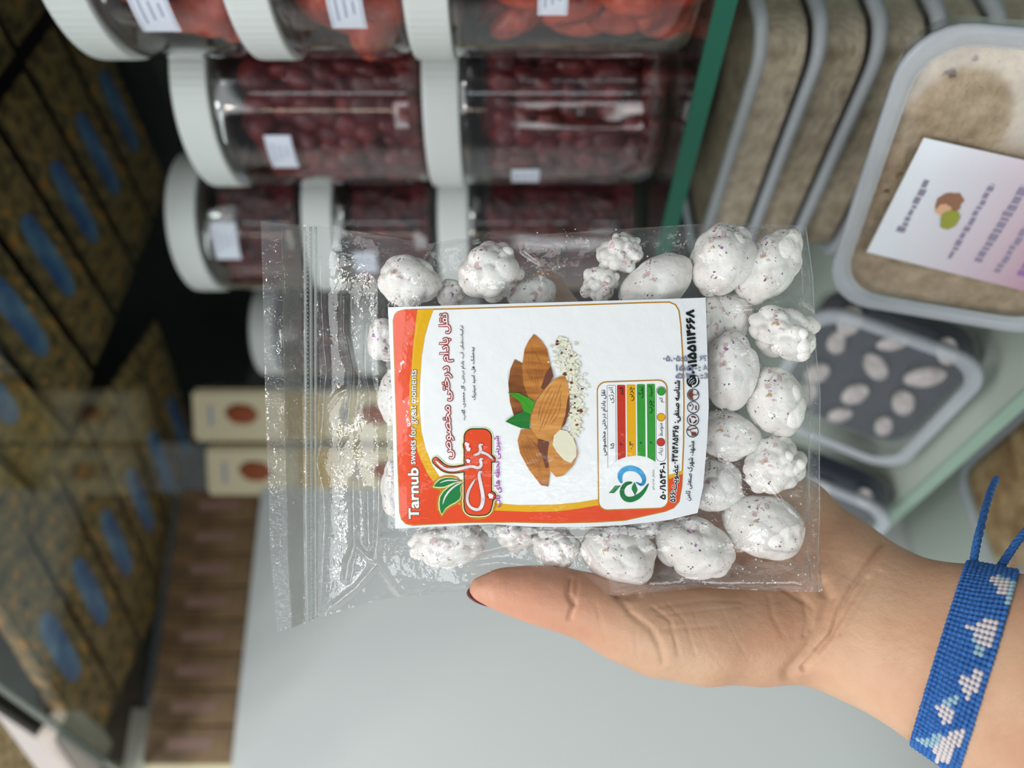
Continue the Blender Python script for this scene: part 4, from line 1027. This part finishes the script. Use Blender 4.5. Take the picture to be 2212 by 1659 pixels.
yin = [(937, 667), (927, 695), (918, 725), (911, 770), (907, 830), (906, 880), (910, 930), (919, 968), (934, 1006), (956, 1040), (990, 1070), (1030, 1083), (1068, 1087), (1120, 1091), (1200, 1090), (1250, 1085), (1300, 1077), (1380, 1055), (1442, 1027), (1475, 1016)]
rin = [(901, 668), (897, 700), (892, 745), (889, 790), (884, 830), (884, 880), (890, 930), (903, 980), (922, 1022), (950, 1060), (990, 1090), (1030, 1101), (1070, 1103), (1140, 1106), (1200, 1105), (1250, 1099), (1300, 1090), (1380, 1066), (1443, 1036), (1474, 1024)]
print_mesh('yellow_border', [yin + lowleft], 3, IK['yellow'], lab); print_mesh('red_border', [rin + lowleft], 4, IK['red'], lab)
# nutrition box
def rr(x0, x1, y0, y1, r): return rrect(x0, x1, y0, y1, r, 6)
def warp(poly, x0=1292, slant=.012): return [(x + (y - 960) * slant, y - (x - 1365) * .035) for x, y in poly]
print_mesh('box_outline', [warp(rr(1290.5, 1443.5, 822, 1101, 20))], 5, IK['gold'], lab); print_mesh('box_field', [warp(rr(1293, 1441, 824.5, 1098.5, 18))], 6, IK['white'], lab)
def bar(x0, x1, y0, e0, e1): return Z4([(x0, y0 + 12), (x0 + 4, y0 + 3), (x0 + 12, y0), (x1 - 12, y0), (x1 - 3, y0 + 3), (x1, y0 + 12), (x1 + 6, e1), (x0 + 8, e0)])
for nm, pl, c in (('energy_bar_outline', bar(221, 322, 172, 1134, 1048), 'navy'), ('sugar_bar', bar(336, 432, 168, 1038, 1000), 'barred'), ('fat_bar', bar(446, 550, 164, 999, 985), 'baryellow'), ('salt_bar', bar(565, 660, 160, 984, 1000), 'bargreen'), ('acid_bar', bar(680, 775, 156, 1005, 1056), 'bargreen')):
    print_mesh(nm, [pl], 7, IK[c], lab)
print_mesh('energy_bar', [[tuple(q) for q in inset(bar(221, 322, 172, 1134, 1048), .8)]], 8, IK['white'], lab)
print_mesh('legend_outline', [Z4(rr(788, 905, 184, 1054, 52))], 7, IK['navy'], lab); print_mesh('legend', [Z4(rr(793, 900, 189, 1049, 49))], 8, IK['white'], lab)
for nm, x, y, c in (('green_dot', 848, 243, 'bargreen'), ('amber_dot', 846, 542, 'baryellow'), ('red_dot', 844, 830, 'barred')):
    print_mesh(nm + '_outline', [Z4(disc(x, y, 49))], 9, IK['navy'], lab); print_mesh(nm, [Z4(disc(x, y, 44))], 10, IK[c], lab)
def q4(x0, x1, ye, ys, dx=0): # quad measured in the same enlargement, dx: shift of the start end
    a, b = Z4([(x0, ye), (x1, ys)]); return ((a[0], b[0]), (a[0] + dx, b[0] + dx), a[1], b[1])
TX = text_print
TX('box_heading', 'نقل بادام درختی مخصوص', q4(150, 222, 226, 985, 1.6), 9, IK['navy'], lab, bold=.01)
for t, x0, x1, ye, ys in (('انرژی', 236, 304, 198, 378), ('قند', 352, 408, 196, 290), ('چربی', 480, 540, 190, 352), ('نمک', 584, 640, 190, 318), ('اسید', 698, 752, 180, 312), ('چرب', 706, 770, 345, 495)):
    TX('bar_name', t, q4(x0, x1, ye, ys), 9, IK['black' if x0 > 300 else 'navy'], lab)
for t, x0, x1, ye, ys in (('۱۵', 258, 304, 842, 908), ('۳', 370, 412, 836, 866), ('۰.۳', 476, 524, 826, 910), ('۰', 600, 622, 828, 850), ('۰', 716, 738, 824, 846)):
    TX('bar_value', t, q4(x0, x1, ye, ys), 9, IK['navy'], lab, bold=.01)
for t, x0, x1, ye, ys in (('کم', 822, 884, 312, 372), ('متوسط', 812, 876, 610, 762), ('زیاد', 812, 868, 898, 992)): TX('legend_word', t, q4(x0, x1, ye, ys), 10, IK['navy'], lab)
TX('permit_number', '۵۰/۱۵۴۶-۱', q4(830, 900, 1068, 1495), 8, IK['black'], lab, bold=.035)
TX('agency_name', 'سازمان غذا و دارو', q4(738, 772, 1148, 1382), 8, IK['outline'], lab)
# health emblem: blue swoosh over a green swirl with two leaves
print_mesh('emblem_blue', stroke_poly(Z4([(388, 1300), (366, 1240), (380, 1180), (430, 1140), (510, 1128), (590, 1160), (640, 1220), (652, 1280), (634, 1318), (600, 1322)]), [3, 9, 12, 11, 12, 11, 10, 8, 7, 4]) + stroke_poly(Z4([(610, 1322), (585, 1312), (560, 1296)]), [5, 4, 2]), 8, IK['blue'], lab)
print_mesh('emblem_green', stroke_poly(Z4([(505, 1298), (440, 1310), (400, 1360), (390, 1420), (420, 1480), (490, 1500), (570, 1470), (640, 1410), (700, 1310)]), [3, 8, 9, 10, 11, 12, 11, 7, 1]) + [Z4([(540, 1290), (575, 1380), (545, 1450), (505, 1375), (510, 1340)])] + [Z4([(382, 1330), (330, 1390), (300, 1420), (242, 1418), (285, 1370), (310, 1335)])], 8, IK['green'], lab)
# lines along the lower edge
g = TX('trade_number', 'شناسه صنفی: ۰۴۳۵۴۸۵۳۶۵', ((1456, 1473), (1450, 1468), 822, 1002), 9, IK['black'], lab, bold=.03)
TX('member_halo', 'عضویت:۵۶۶', ((1452, 1471), (1445, 1464), 1003, 1086), 8, IK['white'], lab, bold=.10)
TX('member_number', 'عضویت:۵۶۶', ((1453, 1470), (1446, 1463), 1004, 1085), 9, IK['black'], lab, bold=.03)
TX('phone_number', '۰۹۱۵۵۱۱۴۶۶۸', ((1481, 1500), (1486, 1507), 668, 809), 6, IK['black'], lab, bold=.05)
TX('address', 'مشهد، شهرک صنعتی ثامن', ((1488, 1504), (1480, 1493), 953, 1082), 6, IK['black'], lab, bold=.012)
print_mesh('phone_badge', [disc(1497, 823.5, 14)], 6, IK['black'], lab)
print_mesh('phone_symbol', stroke_poly([(1505, 815), (1507, 823), (1504, 831), (1497, 834)], [5, 3, 3, 5]) + stroke_poly([(1487, 826), (1489, 820), (1495, 816)], 1.3) + stroke_poly([(1490, 829), (1493, 823), (1499, 820)], 1.3) + stroke_poly([(1494, 830), (1496, 826), (1500, 824)], 1.3), 7, IK['white'], lab)
for k, (x, y) in enumerate(((1497.5, 853), (1497.5, 880), (1497, 907), (1496, 932))): print_mesh(('umbrella', 'hand', 'recycling', 'bin')[k] + '_badge', annulus(x, y, 12.4, 1.6), 6, IK['navy'], lab)
print_mesh('umbrella_symbol', [[(1498, 842), (1492, 844), (1488, 848), (1486.5, 853), (1488, 858), (1492, 862), (1498, 864), (1496, 858), (1498, 853), (1496, 848)]] + stroke_poly([(1497, 853), (1506, 853), (1508, 850), (1506, 847)], 1.5), 7, IK['brown'], lab)
print_mesh('hand_symbol', stroke_poly([(1494, 872), (1499, 878), (1494, 886)], 1.6) + [rr(1502, 1505, 876, 886, 1), disc(1491, 876, 2.2)], 7, IK['brown'], lab)
print_mesh('recycling_symbol', [q for a in range(3) for q in stroke_poly([(1497 + 7 * math.cos(a * 2.094 + b), 907 + 7 * math.sin(a * 2.094 + b)) for b in (.2, .8, 1.4)], [3.4, 3.2, 2.6])], 7, IK['brown'], lab)
print_mesh('bin_symbol', [[(1494, 933), (1504, 934), (1504, 941), (1494, 942)], disc(1487, 929, 1.8)] + stroke_poly([(1489, 929), (1496, 926), (1504, 925)], 2.2) + stroke_poly([(1491, 930), (1494, 936)], 1.5), 7, IK['brown'], lab)
# stamped date digits running across
for t, qd in (('۰۵.۰۵:۵۰', (1432, 1492, 768, 781)), ('۶؟', (1511, 1527, 768, 780)), ('ا۵۵۰:', (1460, 1514, 788, 802)), ('A', (1519, 1529, 788, 800)), ('۵۲۰:', (1459, 1520, 806, 818)), ('3', (1521, 1530, 806, 818))):
    TX('stamped_digits', t, qd, 11, IK['stamp'], lab, bold=.03, along='x', fa=False)
# headline, ingredients, tagline, latin line
HQ = ((947, 977), (955, 987), 676, 992)
gref = glyphs(shape_fa('نقل بادام درختی مخصوص'), .045, 1.0)[0]
TX('headline_outline', 'نقل بادام درختی مخصوص', HQ, 7, IK['darkred'], lab, bold=.075, ref=gref); TX('headline', 'نقل بادام درختی مخصوص', HQ, 8, IK['pinkwhite'], lab, bold=.004, ref=gref)
TX('ingredients', 'ترکیبات:شکر، آب، بادام درختی، گل محمدی، گلاب،', ((992, 1003), (997, 1008), 703, 908), 7, IK['black'], lab, bold=.012)
TX('ingredients', 'بیدمشک، هل، اسید سیتریک', ((1016, 1026), (1019, 1029), 750, 864), 7, IK['black'], lab, bold=.012)
TX('tagline', 'شیرینی لحظه های ناب', ((1066, 1081), (1068, 1085), 942, 1096), 12, IK['purple'], lab, bold=.02)
gt = glyphs('Tarnub', .03)[0]
TX('latin_name_outline', 'Tarnub', ((881, 904), (883, 906), 1010, 1121), 6, IK['outline'], lab, fa=False, bold=.075, ref=gt); TX('latin_name', 'Tarnub', ((881, 904), (883, 906), 1010, 1121), 7, IK['white'], lab, fa=False, bold=.03, ref=gt)
gt = glyphs('sweets for great moments', .01)[0]
LQ = ((885, 904), (883, 902), 799, 1003)
TX('latin_line_outline', 'sweets for great moments', LQ, 6, IK['outline'], lab, fa=False, bold=.06, ref=gt); TX('latin_line', 'sweets for great moments', LQ, 7, IK['white'], lab, fa=False, bold=.012, ref=gt)
# round-cornered red logo with brush lettering
def logo(gw):
    base = [Z2(rr(1130 - gw, 1478 + gw, 292 - gw, 1425 + gw, 105 + gw)), Z2(disc(1310, 1245, 185 + gw, 30))]
    sw = stroke_poly(Z2([(1345, 780), (1310, 805), (1230, 790), (1140, 805), (1000, 830), (880, 820), (800, 765), (745, 708)]), (75 + 2 * gw) * .16277)
    r_ = stroke_poly(Z2([(1400, 610), (1500, 690)]), (60 + 2 * gw) * .16277); d_ = stroke_poly(Z2([(1470, 1175), (1480, 1178)]), (110 + 2 * gw) * .16277); d2 = stroke_poly(Z2([(1165, 500), (1178, 550)]), (95 + 2 * gw) * .16277); d3 = stroke_poly(Z2([(1172, 708), (1176, 712)]), (85 + 2 * gw) * .16277)
    return base + sw + r_ + d_ + d2 + d3
print_mesh('logo_gold', [Z2(disc(1310, 1245, 245, 34)), Z2(rr(1085, 1530, 1130, 1400, 60))], 5, IK['gold'], lab)
for nm, gw, c in (('logo_pale', 30, 'pale'), ('logo_outline', 16, 'darkgreen'), ('logo_field', 0, 'red')): print_mesh(nm, logo(gw), {'logo_pale': 6, 'logo_outline': 7, 'logo_field': 8}[nm], IK[c], lab)
def brush(e):
    s = .16277
    return (stroke_poly(Z2([(1262, 962), (1200, 1060), (1165, 1150), (1160, 1250), (1200, 1325), (1280, 1362), (1340, 1345), (1372, 1260), (1370, 1150), (1340, 1010), (1318, 900), (1325, 862), (1360, 855)]), [(w + e) * s for w in (18, 30, 36, 38, 36, 40, 48, 52, 50, 46, 42, 40, 20)]) +
            stroke_poly(Z2([(1372, 682), (1330, 690), (1352, 750), (1340, 790), (1295, 805), (1230, 780), (1140, 795), (1000, 832), (880, 825), (800, 770), (745, 708)]), [(w + e) * s for w in (18, 38, 42, 42, 40, 36, 38, 42, 36, 30, 14)]) +
            stroke_poly(Z2([(1368, 492), (1322, 500), (1345, 560), (1330, 600), (1290, 625), (1245, 632)]), [(w + e) * s for w in (18, 40, 42, 40, 34, 14)]) + stroke_poly(Z2([(1330, 590), (1410, 612), (1460, 645), (1505, 695)]), [(w + e) * s for w in (40, 36, 30, 12)]) +
            [Z2([(x - r - e / 2, y - r * .5), (x - r * .4, y - r - e / 2), (x + r + e / 2, y - r * .3), (x + r * .6, y + r + e / 2), (x - r * .5, y + r * .8)]) for x, y, r in ((1160, 492, 34), (1176, 550, 34), (1176, 710, 30), (1475, 1175, 38))])
print_mesh('logo_lettering_edge', brush(14), 9, IK['darkred'], lab); print_mesh('logo_lettering', brush(0), 10, IK['pinkwhite'], lab)
lf1 = Z2([(718, 1050), (750, 1005), (800, 962), (870, 940), (950, 940), (1020, 955), (1070, 980), (980, 1000), (920, 1025), (860, 1052), (790, 1058)])
lf2 = Z2([(1108, 995), (1070, 1050), (1066, 1100), (1076, 1160), (1060, 1215), (1000, 1260), (930, 1295), (870, 1340), (822, 1420), (800, 1350), (795, 1270), (806, 1190), (850, 1120), (920, 1060), (1000, 1015)])
for e, nm, ly, c in ((-6.5, 'leaf_gold', 5, 'gold'), (-2.5, 'leaf_pale', 6, 'pale')): print_mesh(nm, [[tuple(q) for q in inset(lf2, e)], [tuple(q) for q in inset(lf1, e)]], ly, IK[c], lab)
print_mesh('leaf', [lf1, lf2], 12, IK['green'], lab)
print_mesh('leaf_vein', stroke_poly(Z2([(805, 1000), (880, 970), (960, 965), (1040, 975)]), [1, 2.4, 2.6, 1.4]) + stroke_poly(Z2([(838, 1285), (860, 1200), (920, 1110), (1000, 1040), (1090, 998)]), [1.2, 3.2, 4, 3, 1.6]), 13, IK['white'], lab)
# almond picture
AL = [('shelldark', [(240, 350), (315, 392), (345, 560), (375, 720), (320, 870), (230, 910), (192, 780), (175, 590), (195, 450)]), ('shell', [(300, 1050), (400, 1040), (480, 1140), (577, 1170), (560, 1290), (590, 1480), (572, 1620), (500, 1605), (380, 1450), (292, 1285), (268, 1160)]),
      ('shell', [(430, 100), (500, 160), (560, 250), (595, 400), (605, 520), (530, 655), (440, 772), (370, 720), (325, 590), (312, 420), (338, 250), (380, 165)])]
k = 8
def drop(nm, ly): print_mesh(nm, [Z3([(560, 150), (700, 90), (900, 290), (975, 500), (960, 700), (900, 1000), (870, 1200), (700, 1000), (620, 500)])], ly, IK['crumbshade'], lab)
for i_, (c, pl) in enumerate(AL): print_mesh('almond_print', [Z3(pl)], 7 + i_, IK[c], lab)
rc_ = random.Random(4); cr = []; cr2 = []; cr3 = []
for _ in range(520):
    t = rc_.random(); y = 130 + 1000 * t; xm = np.interp(t, [0, .25, .45, .7, 1], [690, 760, 830, 850, 830]); w = np.interp(t, [0, .2, .5, .8, 1], [70, 150, 130, 70, 40])
    x = xm + rc_.gauss(0, .5) * w; a = rc_.uniform(0, 6.3); r = rc_.uniform(10, 24)
    pl = Z3([(x + r * rc_.uniform(.5, 1.3) * math.cos(a + j * 1.26), y + r * rc_.uniform(.4, 1.1) * math.sin(a + j * 1.26)) for j in range(5)])
    q = rc_.random(); (cr if q < .62 else cr2 if q < .95 else cr3).append(pl)
for nm, pls, ly, c in (('crumb_print_shade', cr2, 10, 'crumbshade'), ('crumb_print', cr, 11, 'crumb'), ('crumb_print_brown', cr3, 12, 'brown')):
    print_mesh(nm, pls, ly, IK[c], lab)
print_mesh('almond_print', [Z3([(740, 518), (690, 522), (630, 550), (550, 630), (450, 770), (398, 900), (388, 960), (410, 1060), (470, 1135), (560, 1168), (600, 1150), (650, 1095), (740, 1000), (785, 850), (785, 700), (765, 580)])], 13, IK['shelllight'], lab)
print_mesh('almond_print', [Z3([(600, 1150), (660, 1080), (760, 1080), (840, 1160), (868, 1290), (820, 1410), (720, 1510), (650, 1525), (590, 1460), (562, 1330), (572, 1220)])], 12, IK['shelllight'], lab)
print_mesh('peeled_kernel', [Z3([(690, 1050), (760, 1065), (820, 1130), (855, 1230), (850, 1320), (800, 1385), (730, 1355), (655, 1270), (615, 1200), (630, 1110)])], 14, IK['kernel'], lab)
st = []
for cx, cy_, L, ang, sp in ((430, 430, 300, 80, 34), (240, 620, 260, 84, 28), (590, 830, 330, 112, 44), (420, 1290, 270, 66, 34)):
    for j in (-2.3, -1.5, -.5, .3, 1.3, 2.2):
        a = math.radians(ang); o_ = j * sp; pts = []
        for t in (-.5, -.25, 0, .25, .5): pts.append((cx + math.cos(a) * L * (1.3 + .2 * math.sin(j * 9)) * (t + .08 * math.sin(j * 5)) * (1 - .05 * j * j) - math.sin(a) * (o_ * (1 - 1.3 * t * t)), cy_ + math.sin(a) * L * (1.3 + .2 * math.sin(j * 9)) * (t + .08 * math.sin(j * 5)) * (1 - .05 * j * j) + math.cos(a) * (o_ * (1 - 1.3 * t * t))))
        st += stroke_poly(Z3(pts), [.15, .7, .25, .8, .15])
print_mesh('almond_side_print', [Z3([(470, 1150), (577, 1172), (560, 1290), (575, 1420), (548, 1440), (520, 1330), (470, 1240)]), Z3([(600, 420), (625, 520), (600, 560), (530, 655), (500, 640), (545, 500)]), Z3([(782, 700), (785, 850), (745, 990), (700, 1040), (745, 900), (762, 760)])], 15, IK['shellshade'], lab)
print_mesh('shell_groove_print', st, 15, IK['shelldark'], lab)
print_mesh('leaf_print', [Z3([(165, 680), (280, 688), (380, 735), (442, 780), (400, 900), (330, 870), (290, 770)])], 16, IK['leaf'], lab)
print_mesh('leaf_print', [Z3([(145, 970), (230, 910), (330, 870), (400, 900), (388, 960), (390, 1042), (300, 1036), (210, 1000)])], 17, IK['leafdark'], lab)
print_mesh('leaf_vein_print', stroke_poly(Z3([(180, 965), (280, 955), (385, 955)]), .8) + stroke_poly(Z3([(190, 685), (300, 730), (410, 860)]), .8), 18, IK['leaf'], lab)

# ------------------------------------------------------------------ woven bracelet on the wrist
band = empty('woven_bracelet', P(2080, 1427, .285), 'blue woven bracelet with white triangles tied round the wrist', 'bracelet')
AX = (P(2450, 1600, .235) - P(1820, 1315, .316)).normalized(); BC = Vector(P(2080, 1427, .285))
WDIR = AX.cross(Vector((0, 1, 0))).normalized(); FD = (Vector((0, 0, CZ)) - BC).normalized(); FD = (FD - WDIR * FD.dot(WDIR)).normalized()
if WDIR.x > 0: WDIR = -WDIR          # towards the thumb side
AXT = AX
KB, KW, KP = MB(), MB(), MB(); base_v = []; iv2, if2 = ico(1); iv2 = iv2 * np.array([1, 1, 1])
def inpoly(x, y, poly):
    c_ = False; n = len(poly)
    for i in range(n):
        (x0, y0), (x1, y1) = poly[i], poly[i - 1]
        if (y0 > y) != (y1 > y) and x < (x1 - x0) * (y - y0) / (y1 - y0) + x0: c_ = not c_
    return c_
Zb = lambda pts: [(1900 + x * .3975, 1000 + y * .3975) for x, y in pts]
WHITE = [Zb(p) for p in ([(478, 890), (645, 825), (618, 1000), (545, 1000)], [(435, 1155), (475, 1165), (560, 1105), (560, 1150), (525, 1245), (490, 1285), (470, 1270)], [(310, 1300), (405, 1325), (385, 1405), (335, 1415)], [(330, 1490), (470, 1440), (395, 1625), (310, 1625), (300, 1560)], [(590, 615), (700, 640), (690, 720), (660, 720)])]
PALE = [Zb(p) for p in ([(500, 930), (535, 935), (590, 1010), (570, 1070), (530, 1070)], [(345, 1280), (435, 1250), (425, 1325), (375, 1320)], [(200, 1495), (335, 1475), (330, 1560), (250, 1540)], [(640, 610), (780, 650), (760, 840), (715, 850), (690, 770)])]
NCOL, NROW = 11, 118; PITCH = .0172 / NCOL
rings = {}
for j in range(NROW + 1):
    th = 2 * math.pi * j / NROW
    dr = FD * math.cos(th) + WDIR * math.sin(th)
    for i in range(NCOL):
        s = (i + .5 - NCOL / 2) * PITCH; o_ = BC + AX * s
        hit = hand_bvh.ray_cast(o_ + dr * .12, -dr, .12)
        r = (hit[0] - o_).length if hit[0] else .03
        rings[j, i] = (o_, dr, r)
for i in range(NCOL):          # even the ring out
    rr_ = [rings[j, i][2] for j in range(NROW)]; rr_ = [max(rr_[(j + k) % NROW] for k in (-1, 0, 1)) for j in range(NROW)]
    for j in range(NROW): o_, dr, _ = rings[j, i]; rings[j, i] = (o_, dr, rr_[j])
for j in range(NROW):
    for i in range(NCOL):
        o_, dr, r = rings[j, i]; c_ = o_ + dr * (r + .0007); x, y = proj(c_)
        nxt = rings[(j + 1) % NROW, i]; tang = ((nxt[0] + nxt[1] * nxt[2]) - (o_ + dr * r)); pitch_r = tang.length; tang.normalize()
        up_ = tang.cross(AX).normalized(); sl = (AX + tang * .35).normalized(); tb_ = up_.cross(sl)
        col_ = KB
        if c_.y < BC.y + .01:
            if any(inpoly(x, y, p) for p in WHITE): col_ = KW
            elif any(inpoly(x, y, p) for p in PALE): col_ = KP
        jit = random.uniform(.9, 1.12)
        col_.add([c_ + sl * (q[0] * PITCH * .68 * jit) + tb_ * (q[1] * pitch_r * .60) + up_ * (q[2] * .00085) for q in iv2], if2)
M['yarn_blue'] = mat('blue_yarn', srgb(36, 96, 178), .85); noise_mix(M['yarn_blue'], srgb(32, 86, 164), srgb(70, 134, 208), 900, .3, .7); bump(M['yarn_blue'], 3500, .8, .0005)
M['yarn_white'] = bump(mat('white_yarn', srgb(226, 218, 220), .85), 3500, .8, .0005); M['yarn_pale'] = bump(mat('pale_blue_yarn', srgb(164, 200, 216), .85), 3500, .8, .0005)
for mb, nm, mm in ((KB, 'blue_knots', 'yarn_blue'), (KW, 'white_knots', 'yarn_white'), (KP, 'pale_knots', 'yarn_pale')):
    o = mb.obj(nm, M[mm], None, True); o['kind'] = 'stuff'; under(o, band)
bv = []
for j in range(NROW):
    for i in (0, NCOL - 1):
        o_, dr, r = rings[j, i]; bv.append(o_ + AX * PITCH * (-.5 if i == 0 else .5) + dr * (r + .00035))
bf = [(2 * j, 2 * j + 1, 2 * ((j + 1) % NROW) + 1, 2 * ((j + 1) % NROW)) for j in range(NROW)]
under(mesh_obj('backing', [tuple(q) for q in bv], bf, M['yarn_blue'], None, True), band)
def braid(pts, r, name):
    p = np.array([q[:] for q in pts]); n = 70; s = np.linspace(0, 1, len(p)); t = np.linspace(0, 1, n)
    cs = np.stack([np.interp(t, s, p[:, k]) for k in range(3)], 1); cs = np.array([cs[max(0, i - 4):i + 5].mean(0) for i in range(n)]); mb = MB()
    for ph in (0, 2.094, 4.189):
        st_ = []
        for i in range(n):
            tg = Vector(cs[min(i + 1, n - 1)] - cs[max(i - 1, 0)]).normalized(); a = tg.orthogonal(); a = Vector((0, 1, 0)) - tg * tg.y; a.normalize(); b = tg.cross(a); an = ph + i * .55
            st_.append(Vector(cs[i]) + (a * math.cos(an) + b * math.sin(an)) * r * .5)
        mb.tube(st_, r * .62, 6)
    under(mb.obj(name, M['yarn_blue'], None, True), band)
braid([P(2103, 1240, .2905), P(2104, 1205, .291), P(2112, 1165, .294), P(2128, 1100, .312), P(2140, 1060, .328), P(2154, 1030, .345)], .0014, 'tie_cord')
braid([P(2155, 1232, .2905), P(2172, 1208, .289), P(2196, 1172, .290), P(2225, 1138, .294), P(2260, 1100, .300)], .0014, 'tie_cord')
